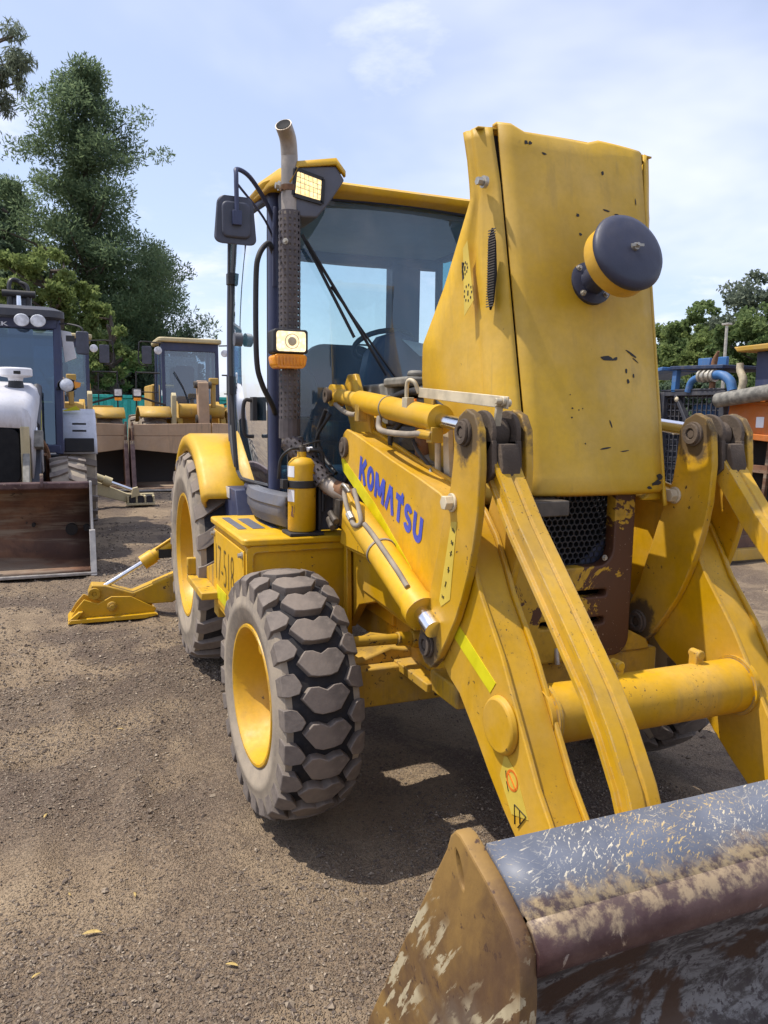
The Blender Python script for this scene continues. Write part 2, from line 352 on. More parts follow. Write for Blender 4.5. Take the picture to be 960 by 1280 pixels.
    def loft(s, rows, closed=False):
        n = len(rows[0]); v = [p for r in rows for p in r]; f = []
        for i in range(len(rows)-1):
            for j in range(n if closed else n-1): f.append((i*n+j, i*n+(j+1) % n, (i+1)*n+(j+1) % n, (i+1)*n+j))
        return s.add(v, f)
    def mirror(s):
        o = MB(); o.v = [(a, -b, c) for a, b, c in s.v]; o.f = [f[::-1] for f in s.f]; return o
    def shift(s, d): s.v = [(a+d[0], b+d[1], c+d[2]) for a, b, c in s.v]; return s
    def mesh(s, name, off):
        me = bpy.data.meshes.new(name); me.from_pydata([tuple(np.subtract(q, off)) for q in s.v], [], s.f); me.validate(); me.update(); return me
    def pieces(s, gap=.002):
        n = len(s.v); par = list(range(n))
        def find(a):
            while par[a] != a: par[a] = par[par[a]]; a = par[a]
            return a
        for f in s.f:
            r = find(f[0])
            for q in f[1:]: par[find(q)] = r
        V_ = np.array(s.v); root = np.array([find(i) for i in range(n)]); ids = np.unique(root)
        if len(ids) < 2: return [s]
        bbs = [(V_[root == i].min(0)-gap, V_[root == i].max(0)+gap) for i in ids]; grp = list(range(len(ids)))
        def fg(a):
            while grp[a] != a: a = grp[a]
            return a
        for i in range(len(ids)):
            for j in range(i):
                if (bbs[i][0] <= bbs[j][1]).all() and (bbs[j][0] <= bbs[i][1]).all(): grp[fg(i)] = fg(j)
        lab = {k: fg(i) for i, k in enumerate(ids)}; out = {}
        for f in s.f: out.setdefault(lab[root[f[0]]], []).append(f)
        if len(out) < 2: return [s]
        res = []
        for fs in out.values():
            m = MB(); mp = {}
            for f in fs:
                for q in f:
                    if q not in mp: mp[q] = len(m.v); m.v.append(s.v[q])
                m.f.append(tuple(mp[q] for q in f))
            res.append(m)
        def size(m): a = np.array(m.v); return -float(np.prod(a.max(0)-a.min(0)+.003))
        return sorted(res, key=size)
    def build(s, name, mat, parent=None, bevel=0, bseg=2, smooth=38, solid=0, origin=None, kind=None):
        if name in STUFF_PARTS: kind = 'stuff'
        if kind is None and parent is not None and origin is None and len(s.f) < 3000:
            ps = s.pieces()
            if len(ps) > 1: return [p.build1(name, mat, parent, bevel, bseg, smooth, solid) for p in ps][0]
        return s.build1(name, mat, parent, bevel, bseg, smooth, solid, origin, kind)
    def build1(s, name, mat, parent=None, bevel=0, bseg=2, smooth=38, solid=0, origin=None, kind=None):
        off = V3(origin) if origin is not None else WO.get(parent, np.zeros(3))
        o = link(name, s.mesh(name, off), mat, parent, origin, 0, smooth=smooth, kind=kind)
        if solid:
            md = o.modifiers.new('thickness', 'SOLIDIFY'); md.thickness = abs(solid); md.offset = -1 if solid > 0 else 1
        if bevel:
            md = o.modifiers.new('bevel', 'BEVEL'); md.width = bevel; md.segments = bseg; md.limit_method = 'ANGLE'; md.angle_limit = R_(40)
        return o
def copy_tree(o, parent=None):
    c = o.copy(); col.objects.link(c); c.parent = parent
    for ch in list(o.children): copy_tree(ch, c)
    return c
def np_mesh(name, v, f):
    me = bpy.data.meshes.new(name); k = f.shape[1]; me.vertices.add(len(v)); me.vertices.foreach_set('co', np.ascontiguousarray(v, np.float32).ravel())
    me.loops.add(f.size); me.loops.foreach_set('vertex_index', np.ascontiguousarray(f, np.int32).ravel()); me.polygons.add(len(f))
    me.polygons.foreach_set('loop_start', np.arange(0, f.size, k, dtype=np.int32)); me.update(calc_edges=True); return me
def plate(outer, holes, thick, bev=0.):
    """flat plate with holes in the local XY plane, as (verts, faces)"""
    cu = bpy.data.curves.new('tmp', 'CURVE'); cu.dimensions = '2D'; cu.fill_mode = 'BOTH'; cu.extrude = thick/2; cu.bevel_depth = bev; cu.bevel_resolution = 1
    for poly in [outer]+holes:
        s = cu.splines.new('POLY'); s.points.add(len(poly)-1); s.use_cyclic_u = True
        for q, p in zip(s.points, poly): q.co = (p[0], p[1], 0, 1)
    o = bpy.data.objects.new('tmp', cu); col.objects.link(o); me = bpy.data.meshes.new_from_object(o)
    v = [tuple(q.co) for q in me.vertices]; f = [tuple(q.vertices) for q in me.polygons]
    bpy.data.objects.remove(o); bpy.data.curves.remove(cu); bpy.data.meshes.remove(me); return v, f
def rrect(x0, x1, y0, y1, r, n=6):
    out = []
    for cx, cy, a in ((x1-r, y1-r, 0), (x0+r, y1-r, 90), (x0+r, y0+r, 180), (x1-r, y0+r, 270)):
        out += [(cx+r*math.cos(R_(a+90*i/n)), cy+r*math.sin(R_(a+90*i/n))) for i in range(n+1)]
    return out
def smooth2(P, k=5): return [(q[0], q[1]) for q in catmull([(p[0], p[1], 0) for p in P], k)]
def text_mesh(txt, bold=.02, thick=.0):
    cu = bpy.data.curves.new('tmp', 'FONT'); cu.body = txt; cu.size = 1; cu.offset = bold; cu.extrude = thick; cu.resolution_u = 3
    o = bpy.data.objects.new('tmp', cu); col.objects.link(o); dg = bpy.context.evaluated_depsgraph_get(); me = bpy.data.meshes.new_from_object(o.evaluated_get(dg))
    v = np.array([tuple(q.co) for q in me.vertices]); f = [tuple(q.vertices) for q in me.polygons]
    bpy.data.objects.remove(o); bpy.data.curves.remove(cu); bpy.data.meshes.remove(me); return v, f
def lettering(name, txt, o, ex, ey, mat, parent, bold=.02):
    """text with its box mapped so that the line spans vector ex and the capital height vector ey"""
    v, f = text_mesh(txt, bold); lo, hi = v.min(0), v.max(0); u = (v[:, 0]-lo[0])/(hi[0]-lo[0]); w = (v[:, 1]-lo[1])/(hi[1]-lo[1])
    mb = MB(); mb.add(V3(o)+np.outer(u, V3(ex))+np.outer(w, V3(ey)), f); return mb.build(name, mat, parent, smooth=180)
# ------------------------------------------------------------------ the yellow backhoe loader
BH = thing('backhoe_loader', 'yellow backhoe loader in the foreground with its hood tipped up and bucket lowered', 'backhoe loader', (-.6, 0, 0))

# --- wheels -------------------------------------------------------
def block_mesh(poly, R, w, pitch, crown=.026, h=.040, name='tread_block'):
    top = []; bot = []
    for u, q in poly:
        a = q*pitch/R; rt_ = R-crown*u*u if abs(u) < 1 else R-crown-.012; rb = (R-crown*u*u-h) if abs(u) < 1 else R-.115
        y = -u*w/2*(1.0 if abs(u) < 1 else 1.015)
        top.append((rt_*math.sin(a), y, rt_*math.cos(a))); bot.append((rb*math.sin(a), y*.985, rb*math.cos(a)))
    n = len(poly); me = bpy.data.meshes.new(name)
    ar = sum(poly[i][0]*poly[(i+1) % n][1]-poly[(i+1) % n][0]*poly[i][1] for i in range(n))
    f = [tuple(range(n))]+[(i, i+n, (i+1) % n+n, (i+1) % n) for i in range(n)]
    if ar < 0: f = [q[::-1] for q in f]
    me.from_pydata(top+bot, [], f); me.update(); me.materials.append(MAT['tread_rubber'])
    for p in me.polygons: p.use_smooth = True
    me.set_sharp_from_angle(angle=R_(30))
    return me
def wheel(name, loc, R, w, rim, steer, tread, npitch, outer_sign=1, rimmat='yellow', parent=BH, blocks=True):
    """axis along local Y, outer face towards local -Y"""
    h = w/2; Rc = R-.038
    mb = MB(); prof = [(-h*.80, rim), (-h*.97, rim+.035), (-h*1.02, rim+(R-rim)*.38), (-h*1.0, R-.10), (-h*.93, R-.052), (-h*.86, Rc-.012)]
    prof += [(-a, b) for a, b in prof[::-1]]
    # raised ring on the side wall
    prof = prof[:-3]+[(h*1.02, rim+(R-rim)*.46), (h*1.035, rim+(R-rim)*.44), (h*1.035, rim+(R-rim)*.36), (h*1.02, rim+(R-rim)*.34)]+prof[-2:]
    mb.lathe(prof, (0, 0, 0), (0, -1, 0), 64)
    o = mb.build(name, 'sidewall', None, smooth=50); o.parent = parent; o.location = V3(loc)-WO[parent]; o.rotation_euler = (0, 0, steer+(0 if outer_sign > 0 else math.pi)); WO[o] = np.zeros(3)
    MB().lathe([(-h*.93, R-.056), (-h*.55, Rc-.004), (0, Rc), (h*.55, Rc-.004), (h*.93, R-.056)], (0, 0, 0), (0, -1, 0), 64).build('tread_base', 'tyre_rubber', o)
    r = MB(); k = rim
    r.lathe([(-h*.9, k*.96), (-h*.9, k*1.05), (-h*.8, k*1.0), (h*.78, k*.985), (h*.80, k*1.05), (h*.9, k*1.075), (h*.96, k*1.06), (h*.96, k*1.02), (h*.84, k*.965), (h*.45, k*.93), (h*.25, k*.86), (-h*.15, k*.82), (-h*.22, k*.6), (-h*.16, k*.45), (-h*.16, k*.42), (h*.1, k*.40), (h*.16, k*.36), (h*.16, 0.001)], (0, 0, 0), (0, -1, 0), 48)
    ro = r.build('rim', rimmat, o, smooth=30)
    nb = MB()
    for i in range(8):
        a = 2*math.pi*i/8; nb.bolt((k*.53*math.sin(a), h*.16, k*.53*math.cos(a)), (0, -1, 0), .012, .03)
    nb.build('wheel_nut', 'yellow_dirty', o)
    for me in (tread if blocks else []):
        for i in range(npitch):
            b_ = bpy.data.objects.new('tread_block', me[(i*7+i//3) % len(me)]); col.objects.link(b_); b_.parent = o; b_.rotation_euler = (0, 2*math.pi*i/npitch, 0)
            md = b_.modifiers.new('bevel', 'BEVEL'); md.width = .0035; md.segments = 2; md.limit_method = 'ANGLE'; md.angle_limit = R_(40)
    return o
FP = 24; fp = 2*math.pi*.494/FP
ctr = [(-.60, -.10), (-.40, -.36), (-.20, -.36), (0, -.25), (.20, -.36), (.40, -.36), (.60, -.10), (.34, .33), (.14, .37), (-.14, .37), (-.34, .33)]
sh = [(.72, .20), (.88, .17), (1.0, .19), (1.0, .80), (.88, .81), (.66, .76), (.55, .55), (.60, .42)]
sh2 = [(-u, q) for u, q in sh]
def worn(p, k): return [(u+(random.uniform(-k, k) if abs(u) < .95 else 0), q+random.uniform(-k, k)) for u, q in p]
front_tread = [[block_mesh(worn(p, .018), .494-random.uniform(0, .004), .30, fp) for _ in range(4)] for p in (ctr, sh, sh2)]
fr = wheel('front_wheel', (-.01, -.865, .494), .494, .30, .262, .0535, front_tread, FP)
v_ = MB(); v_.cyl((.045, .02, .205), (.045, -.115, .205), .032, n=18); v_.build('valve_stub', 'yellow', fr, bevel=.004)
fl = wheel('front_wheel', (-.01, .865, .494), .494, .30, .262, .0535, front_tread, FP, -1)
RP = 22; rp = 2*math.pi*.685/RP
lug = [(.04, -.10), (.06, .26), (.46, .50), (.80, .72), (1.0, .78), (1.0, .30), (.82, .24), (.5, .06)]
lug2 = [(-u, q+.5) for u, q in lug]
rear_tread = [[block_mesh(worn(p, .012), .685, .39, rp, .04, .05) for _ in range(3)] for p in (lug, lug2)]
rw = wheel('rear_wheel', (-2.12, -.775, .685), .685, .39, .375, 0, rear_tread, RP)
wheel('rear_wheel', (-2.12, .775, .685), .685, .39, .375, 0, rear_tread, RP, -1)

# --- chassis, axle, tank box ---------------------------------------
c = MB(); c.box(-3.1, .50, -.36, -.28, .58, .80); c.box(-3.1, .50, .28, .36, .58, .80); c.box(-.2, .25, -.28, .28, .60, .74); c.box(-2.4, -1.9, -.28, .28, .55, .95)
c.build('chassis', 'yellow_dirty', BH, bevel=.006)
a = MB(); a.prism([(-.70, .47), (-.70, .58), (-.45, .66), (-.16, .60), (.16, .60), (.45, .66), (.70, .58), (.70, .47), (.3, .42), (-.3, .42)], -.14, .10, 'yz')
a.box(.10, .16, -.66, -.12, .44, .60); a.box(.10, .16, .12, .66, .44, .60); a.cyl((-.01, -.72, .494), (-.01, .72, .494), .08)
a.build('front_axle', 'yellow_dirty', BH, bevel=.008)
MB().cyl((-2.12, -.8, .71), (-2.12, .8, .71), .12).build('rear_axle', 'dark_steel', BH)
st = MB(); st.cyl((.21, -.70, .735), (.20, -.47, .725), .021); st.cyl((.20, -.47, .725), (.20, -.41, .72), .028); st.cyl((.20, -.41, .72), (.2, -.34, .72), .036); st.ball((.19, -.37, .72), .045, 8)
st.prism([(.10, .60), (.28, .60), (.33, .80), (.27, .82), (.22, .66)], -.365, -.34); st.box(.0, .42, -.44, -.30, .575, .61)
st.build('steering_cylinder', 'yellow_dirty', BH, bevel=.004)
MB().box(-1.3, .45, -.27, .27, .55, 1.0).build('engine_block', 'black_matt', BH)

def framed(x, y0, y1, z0, z1, r, t, depth):     # recessed panel looking along +X
    mb = MB(); v, f = plate(rrect(y0, y1, z0, z1, r), [rrect(y0+t, y1-t, z0+t, z1-t, r*.8)], depth); mb.add([(x+q[2], q[0], q[1]) for q in v], f); return mb
bx = MB(); bx.box(-1.22, -.445, -.925, -.44, .56, 1.012)
tb = bx.build('tank_box', 'yellow', BH, bevel=.012)
framed(-.442, -.925, -.425, .50, 1.012, .03, .028, .03).build('box_front_frame', 'yellow', tb, bevel=.003)
ld = MB(); ld.prism(rrect(-1.25, -.415, -.945, -.42, .03), 1.014, 1.046, 'xy'); ld.build('box_lid', 'yellow_clean', tb, bevel=.008)
gp = MB()
for i, (ya, yb) in enumerate(((-.90, -.86), (-.83, -.77), (-.74, -.70))):
    gp.prism([(-1.15+.06*i, ya), (-.72, ya), (-.72, yb), (-1.15+.06*i, yb)], 1.0462, 1.0482, 'xy')
gp.build('grip_tape', 'grey_plastic', tb)
sp = MB(); sp.box(-1.20, -.46, -.934, -.9255, .60, .985); spo = sp.build('side_panel', 'yellow_clean', tb, bevel=.003)
lettering('plate_number', '17-518', (-1.13, -.9365, .73), (.46, 0, -.0), (0, 0, .19), 'stencil', spo, -.02)
MB().box(-1.12, -.86, -.9362, -.9345, .63, .70).build('marker_patch', 'lime', spo)
bt = MB()
for x in (-1.17, -.48): bt.bolt((x, -.9345, .965), (0, -1, 0), .011, .02)
bt.build('panel_bolts', 'zinc', spo)
stp = MB(); stp.box(-1.62, -1.10, -1.02, -.70, .62, .66); stp.box(-1.62, -1.58, -1.02, -.75, .66, .76); stp.box(-1.3, -1.18, -.92, -.6, .5, .62); stp.prism([(-1.6, .66), (-1.2, .66), (-1.2, .80), (-1.5, .72)], -.93, -.90)
stp.build('step', 'yellow_dirty', BH, bevel=.006)
# frame skirts between the tank box and the loader tower
sk = MB(); sk.prism([(-.44, .60), (-.40, 1.02), (-.30, 1.06), (-.05, 1.06), (.28, .86), (.30, .78), (-.1, .80), (-.30, .74)], -.44, -.40); sk.prism([(-.42, .5), (-.42, 1.0), (-.38, 1.0), (-.36, .64), (-.40, .5)], -.475, -.45)
sk.prism([(-.24, .82), (-.24, 1.02), (.0, 1.02), (.22, .86), (.22, .80)], -.43, -.447); sk.build('frame_skirt', 'yellow', BH, bevel=.005)
sk.mirror().build('frame_skirt', 'yellow', BH, bevel=.005)

# --- front cowl with honeycomb grille -------------------------------
cw = MB(); v, f = plate(rrect(-.265, .215, .755, 1.40, .06), [rrect(-.21, .14, 1.075, 1.39, .07), rrect(-.16, .12, .965, 1.005, .018), rrect(-.17, .115, .865, .905, .018)], .035, .008)
cw.add([(.70+q[2], q[0], q[1]) for q in v], f)
for y in (-.262, .212): cw.box(.30, .70, y-.012, y+.012, .78, 1.38)
cowl = cw.build('front_cowl', 'cowl_worn', BH, bevel=0)
hx = MB(); s_ = .0135
for i in range(-14, 14):
    for j in range(-12, 14):
        cy, cz = -.035+i*s_*1.732+(j % 2)*s_*.866, 1.235+j*s_*1.5
        if not (-.215 < cy < .145 and 1.068 < cz < 1.40): continue
        a6 = [(cy+s_*math.cos(R_(30+60*k)), cz+s_*math.sin(R_(30+60*k))) for k in range(6)]; b6 = [(cy+s_*.80*math.cos(R_(30+60*k)), cz+s_*.80*math.sin(R_(30+60*k))) for k in range(6)]
        hx.add([(.672, *p) for p in a6]+[(.672, *p) for p in b6]+[(.655, *p) for p in b6], [(k, (k+1) % 6, (k+1) % 6+6, k+6) for k in range(6)]+[(k+6, (k+1) % 6+6, (k+1) % 6+12, k+12) for k in range(6)])
hx.build('grille_mesh', 'black_plastic', cowl, smooth=20)
MB().box(.42, .60, -.24, .19, .78, 1.40).build('radiator', 'black_matt', cowl)
gs = MB(); gs.prism([(.02, 1.075), (.135, 1.075), (.135, 1.17)], .655, .668, 'yz'); gs.build('grille_corner', 'precleaner_blue', cowl)
cb = MB(); cb.bolt((.719, .10, 1.11), (1, 0, 0), .007, .01); cb.bolt((.719, .0, .78), (1, 0, 0), .010, .02); cb.cyl((.722, -.09, .80), (.735, -.09, .745), .009); cb.build('cowl_bolts', 'zinc', cowl)
fb = MB(); fb.box(.46, .70, -.38, .38, .66, .75); fb.box(.40, .62, -.42, .42, .58, .66); fb.prism([(.15, .75), (.34, .75), (.32, .79), (.24, .83), (.17, .80)], .66, .71, 'yz')
fb.build('front_frame', 'yellow_dirty', BH, bevel=.008)

# --- tipped hood ----------------------------------------------------
def hood_x(z): return .56+(2.56-z)*.2017
def hood_w(z): return .273+(z-1.37)/(2.56-1.37)*.027
def hood_depth(z): return float(np.interp(z, [1.28, 1.74, 1.87, 2.07, 2.32, 2.45, 2.53], [.55, .56, .53, .30, .065, .05, .05]))
zs = np.linspace(1.36, 2.535, 26)
rows = []
for i, z in enumerate(zs):
    w = hood_w(z)-.004; row = []
    for k in np.linspace(-1, 1, 13):
        x = hood_x(z)+.022*(1-abs(k)**2.5); zt = z
        if i == len(zs)-1: zt = z+.02*(1 if k < -.75 else 0)-.004*(k+1)+(.016 if k > .30 else 0)
        row.append((x, k*w, zt))
    rows.append(row)
# roll the bottom edge back (nose of the hood)
nose = [[(p[0]-.030, p[1], p[2]-.020) for p in rows[0]], [(p[0]-.008, p[1], p[2]-.012) for p in rows[0]]]
tops = [[(p[0]-.012, p[1], p[2]+.012) for p in rows[-1]], [(p[0]-.045, p[1]*.99, p[2]+.014) for p in rows[-1]]]
hp = MB(); hp.loft(nose+rows+tops); hp.f = [q for q in hp.f]
hood = hp.build('hood', 'yellow_hood', BH, solid=.010, bevel=0, smooth=60)
def hood_side(sgn):
    rows = []
    for z in np.linspace(1.30, 2.545, 40):
        w = hood_w(max(z, 1.36)); x = hood_x(z); d = hood_depth(z); u = min(1, d/.30)
        top = max(0, (z-2.36)/.18)
        yo = .012*top
        pts = [(x-.004, w+.003), (x-.010, w+.018), (x-.030, w+.034), (x-.030-.05*u, w+.052), (x-.030-.10*u, w+.056), (x-.034-.125*u, w+.056-.012*u), (x-.034-.160*u, w+.056-.012*u), (x-.036-.185*u, w+.060), (x-.036-max(d*.7, .19*u), w+.064), (x-.040-d, w+.066)]
        rows.append([(px, sgn*(py+yo), z) for px, py in pts])
    mb = MB(); mb.loft(rows)
    return mb
hs = hood_side(-1).build('hood_side', 'yellow_hood', BH, solid=-.008, smooth=50)
hs2 = hood_side(1).build('hood_side', 'yellow_hood', BH, solid=.008, smooth=50)
# crown strip closing the top edge of the hood
cr = MB(); cr.loft([[(.545, y, 2.545+.012*math.cos(y*4)) for y in np.linspace(-.36, .36, 13)], [(.50, y, 2.55) for y in np.linspace(-.36, .36, 13)], [(.47, y, 2.50) for y in np.linspace(-.36, .36, 13)]]); cr.build('hood_rear_edge', 'yellow_hood', hood, solid=.006)
hf = MB(); hf.loft([[(hood_x(z)-.034, k*(hood_w(z)+.004), z) for k in (-1, 1)] for z in np.linspace(1.36, 2.53, 10)]); hf.build('hood_gap_backing', 'ink', hood)  # added dark sheet that keeps sky out of the panel gaps, so they read shaded
hf = MB(); hf.prism([(.215, 1.315), (.30, 1.315), (.318, 1.37), (.30, 1.40), (.27, 1.40), (.255, 1.355)], .735, .765, 'yz'); hf.build('hood_nose_corner', 'yellow_hood', hood, bevel=.008)
# vent mesh, latch, decals on the hood side
def side_y(z, x):
    return -(hood_w(z)+.058)
vt = MB(); vp = [(.652, 2.205), (.632, 2.17), (.636, 2.0), (.655, 1.945), (.672, 1.97), (.684, 2.06), (.672, 2.16)]
vt.prism([(p[0]-.012, p[1]) for p in vp], -.345, -.352); vt.build('vent_recess', 'black_matt', hs)
vm = MB()
for i in range(30):
    z = 1.955+i*.0083; vm.box(.622, .668, -.3545, -.3525, z, z+.0035)
vm.build('vent_mesh', 'dark_steel', hs)
lb = MB(); lb.bolt((.586, -.348, 2.36), (.1, -1, 0), .013, .035); lb.build('hood_latch_bolt', 'zinc', hs)
sl = MB(); sl.prism(rrect(.225, .245, 1.62, 1.70, .009), -.345, -.354); sl.build('hood_slot', 'yellow_dirty', hs)
dc = MB(); dc.prism([(.475, 2.17), (.505, 2.19), (.56, 1.985), (.497, 1.94)], -.366, -.3672); dco = dc.build('warning_label', 'decal_yellow', hs)
dk = MB()
for cx, cz, r in ((.493, 2.10, .019), (.520, 2.015, .026)):
    for k in range(9):
        a = 2*math.pi*k/9; dk.box(cx+r*math.cos(a)-.003, cx+r*math.cos(a)+.003, -.3682, -.3674, cz+r*math.sin(a)-.004, cz+r*math.sin(a)+.004)
    dk.box(cx-.004, cx+.004, -.3682, -.3674, cz-.008, cz+.008)
dk.prism([(.470, 2.125), (.488, 2.12), (.482, 2.10), (.490, 2.07), (.478, 2.06), (.474, 2.09)], -.3674, -.3682)
dk.build('warning_symbol', 'ink', dco)
# paint chips knocked through to primer on the hood panel
ch = MB()
def chip(y, z, w, h, rot=0, n=9):
    pts = []
    for k in range(n):
        a = 2*math.pi*k/n; rr_ = random.uniform(.65, 1.15); q = (w/2*rr_*math.cos(a), h/2*rr_*math.sin(a)); pts.append((y+q[0]*math.cos(rot)-q[1]*math.sin(rot), z+q[0]*math.sin(rot)+q[1]*math.cos(rot)))
    def sx(p): k = p[0]/hood_w(p[1]); return hood_x(p[1])+.022*(1-min(1, abs(k))**2.5)+.0012
    ch.add([(sx(p), p[0], p[1]) for p in pts], [tuple(range(n))])
for y, z, w, h, r in ((-.20, 2.505, .016, .014, .2), (-.185, 2.505, .014, .014, .2), (-.135, 2.475, .022, .010, -.2), (.10, 2.44, .012, .018, 0), (.105, 2.31, .034, .008, -.2), (.15, 2.30, .030, .010, -.2), (-.02, 2.28, .014, .014, 0), (-.015, 2.215, .014, .014, 0), (.055, 1.80, .065, .020, -.05), (.09, 1.80, .03, .012, .3), (.165, 1.82, .055, .009, -.5), (.18, 1.80, .04, .006, -.6), (.135, 1.76, .012, .018, 0), (.14, 1.725, .014, .016, 0), (.167, 1.745, .010, .018, 0), (.02, 1.50, .055, .007, .15), (.10, 1.49, .04, .005, .1), (.05, 1.58, .006, .03, .3), (-.10, 1.63, .007, .007, 0), (-.075, 1.625, .006, .006, 0), (-.105, 1.60, .007, .007, 0), (-.06, 1.63, .005, .005, 0), (-.105, 1.675, .005, .005, 0), (.245, 2.36, .006, .03, 0), (.24, 1.38, .05, .02, .2), (.255, 1.40, .03, .03, 0), (-.06, 1.515, .006, .006, 0), (.20, 1.365, .03, .012, 0)):
    chip(y, z, w, h, r)
ch.build('paint_chip', 'ink', hood)
# pre-cleaner standing on the hood panel
ax = V3((math.cos(R_(19)), -.02, math.sin(R_(19)))); ax /= np.linalg.norm(ax); p0 = V3((.683, .012, 2.052)); 
pc = MB(); pc.lathe([(-.015, .075), (.008, .078), (.012, .070), (.014, .046), (.05, .042), (.10, .044), (.135, .055)], p0, ax, 36, True)
pco = pc.build('pre_cleaner', 'precleaner_blue', BH, smooth=40)
pb = MB(); pb.lathe([(.125, .05), (.13, .112), (.138, .121), (.190, .121), (.196, .118)], p0, ax, 48, True); pbo = pb.build('bowl', 'yellow_worn', pco, smooth=40)
pt_ = MB(); pt_.lathe([(.190, .118), (.192, .126), (.202, .129), (.214, .122), (.224, .102), (.231, .06), (.233, .0)], p0, ax, 48); pt_.build('cap', 'precleaner_blue', pco, smooth=50)
pw = MB(); q = p0+ax*.233; pw.cyl(q-ax*.006, q+ax*.010, .012, n=14); pw.cyl(q, q+ax*.022, .006, n=6); pw.bar(q+ax*.012+V3((0, -.022, 0)), q+ax*.018+V3((0, .022, 0)), .004, .008); pw.build('wing_nut', 'zinc', pco)
pn = MB()
for k in range(4):
    a = R_(45+90*k); u, w = frame(ax); q = p0+ax*.010+.064*(math.cos(a)*u+math.sin(a)*w); pn.bolt(q, ax, .007, .012)
pn.build('flange_bolt', 'zinc', pco)
# --- loader arms, levers, links, bucket ------------------------------
ARM = [(-.365, 1.47), (-.345, 1.515), (-.30, 1.535), (-.22, 1.522), (0, 1.476), (.2, 1.432), (.45, 1.383), (.62, 1.345), (.72, 1.30), (.80, 1.23), (.865, 1.14), (.915, 1.06), (1.04, .915), (1.145, .76), (1.246, .608), (1.36, .48), (1.45, .40), (1.47, .33), (1.42, .28), (1.33, .29), (1.164, .405), (1.083, .463), (.995, .536), (.912, .615), (.796, .715), (.72, .748), (.685, .775), (.63, .85), (.582, .900), (.338, 1.022), (.053, 1.179), (-.20, 1.285), (-.338, 1.345), (-.37, 1.40)]
def shrink(poly, d):
    n = len(poly); out = []
    for i in range(n):
        p0, p1, p2 = (np.array(poly[j % n]) for j in (i-1, i, i+1)); a = p1-p0; b_ = p2-p1; a = a/np.linalg.norm(a); b_ = b_/np.linalg.norm(b_)
        nn = np.array([a[1], -a[0]])+np.array([b_[1], -b_[0]]); nn /= np.linalg.norm(nn); out.append(tuple(p1+nn*d))
    return out
inn = shrink(ARM, .012)
if abs(sum(inn[i][0]*inn[i-1][1]-inn[i-1][0]*inn[i][1] for i in range(len(inn)))) > abs(sum(ARM[i][0]*ARM[i-1][1]-ARM[i-1][0]*ARM[i][1] for i in range(len(ARM)))): inn = shrink(ARM, -.012)
def arm(right):
    m = MB(); m.prism(ARM, -.508, -.492); m.prism(ARM, -.396, -.380); web = MB(); web.prism(inn, -.493, -.395)
    bo = MB(); bo.cyl((1.065, -.508, .715), (1.065, -.530, .715), .088, .080, 32); pv = MB(); pv.ring((-.315, -.508, 1.455), (0, -1, 0), .02, .045, .016); pv.cyl((-.315, -.508, 1.455), (-.315, -.53, 1.455), .024)
    if not right: m, bo, web, pv = m.mirror(), bo.mirror(), web.mirror(), pv.mirror()
    o = web.build('loader_arm', 'yellow_worn', BH, bevel=.004); m.build('arm_plate', 'yellow', o, bevel=.004); bo.build('boss', 'yellow', o, bevel=.006); pv.build('pivot_pin', 'grease', o, bevel=.003); return o
armR = arm(True); armL = arm(False)
st_ = MB(); st_.prism([(-.335, 1.347), (-.36, 1.40), (-.33, 1.405), (.05, 1.245), (.36, 1.080), (.56, .965), (.585, .912), (.338, 1.026), (.053, 1.183)], -.5085, -.5100)
st_.prism([(.745, .893), (.79, .935), (1.02, .825), (.99, .785)], -.5085, -.5100); st_.build('reflective_stripe', 'lime', armR)
def strip(path, t):
    P = [np.array(p, float) for p in path]; n = len(P); L_ = []; R2 = []
    for i in range(n):
        d = P[min(i+1, n-1)]-P[max(i-1, 0)]; d /= np.linalg.norm(d); nn = np.array([-d[1], d[0]])*t/2; L_.append(P[i]+nn); R2.append(P[i]-nn)
    return L_, R2
def arc(cx, cy, rx, ry, a0, a1, n=12): return [(cx+rx*math.cos(R_(a)), cy+ry*math.sin(R_(a))) for a in np.linspace(a0, a1, n)]
TW = .25
GLY = [(.80, [[(.125, 0), (.125, 1)], [(.20, .40), (.70, 1.0)], [(.36, .58), (.74, 0)]]),
       (.78, [arc(.39, .5, .265, .375, 90, 450, 26)]),
       (1.04, [[(.125, 0), (.125, 1)], [(.16, .96), (.52, .22)], [(.52, .22), (.88, .96)], [(.915, 0), (.915, 1)]]),
       (.88, [[(.10, 0), (.42, 1)], [(.46, 1), (.78, 0)]]),
       (.72, [[(.0, .885), (.70, .885)], [(.35, 0), (.35, .80)], [(.62, 1.16), (.52, .95)]]),
       (.72, [arc(.36, .70, .22, .185, 20, 180, 9)+arc(.36, .70, .22, .19, 200, 260, 4)+arc(.36, .30, .22, .19, 80, -90, 10)+arc(.36, .30, .22, .185, -100, -165, 5)]),
       (.78, [[(.125, 1), (.125, .45)]+arc(.39, .38, .265, .255, 180, 360, 12)+[(.655, .45), (.655, 1)]])]
ko = V3((-.139, -.5098, 1.330)); kx = V3((.487, -.5098, 1.142))-ko; ky = V3((.018, 0, .100)); tot = sum(g[0] for g in GLY)+.10*6; cur = 0
for wd, strokes in GLY:
    m = MB()
    for j, sp2 in enumerate(strokes):
        L_, R2 = strip(sp2, TW*(.8 if len(sp2) == 2 and sp2[0][1] > 1.1 else 1)); V_ = [ko+kx*((cur+q[0])/tot)+ky*q[1]-V3((0, .0003*j, 0)) for q in L_+R2]; n = len(L_)
        m.add(V_, [(i, i+1, n+i+1, n+i) for i in range(n-1)])
    m.build1('letter', 'letter_blue', armR, smooth=180); cur += wd+.10
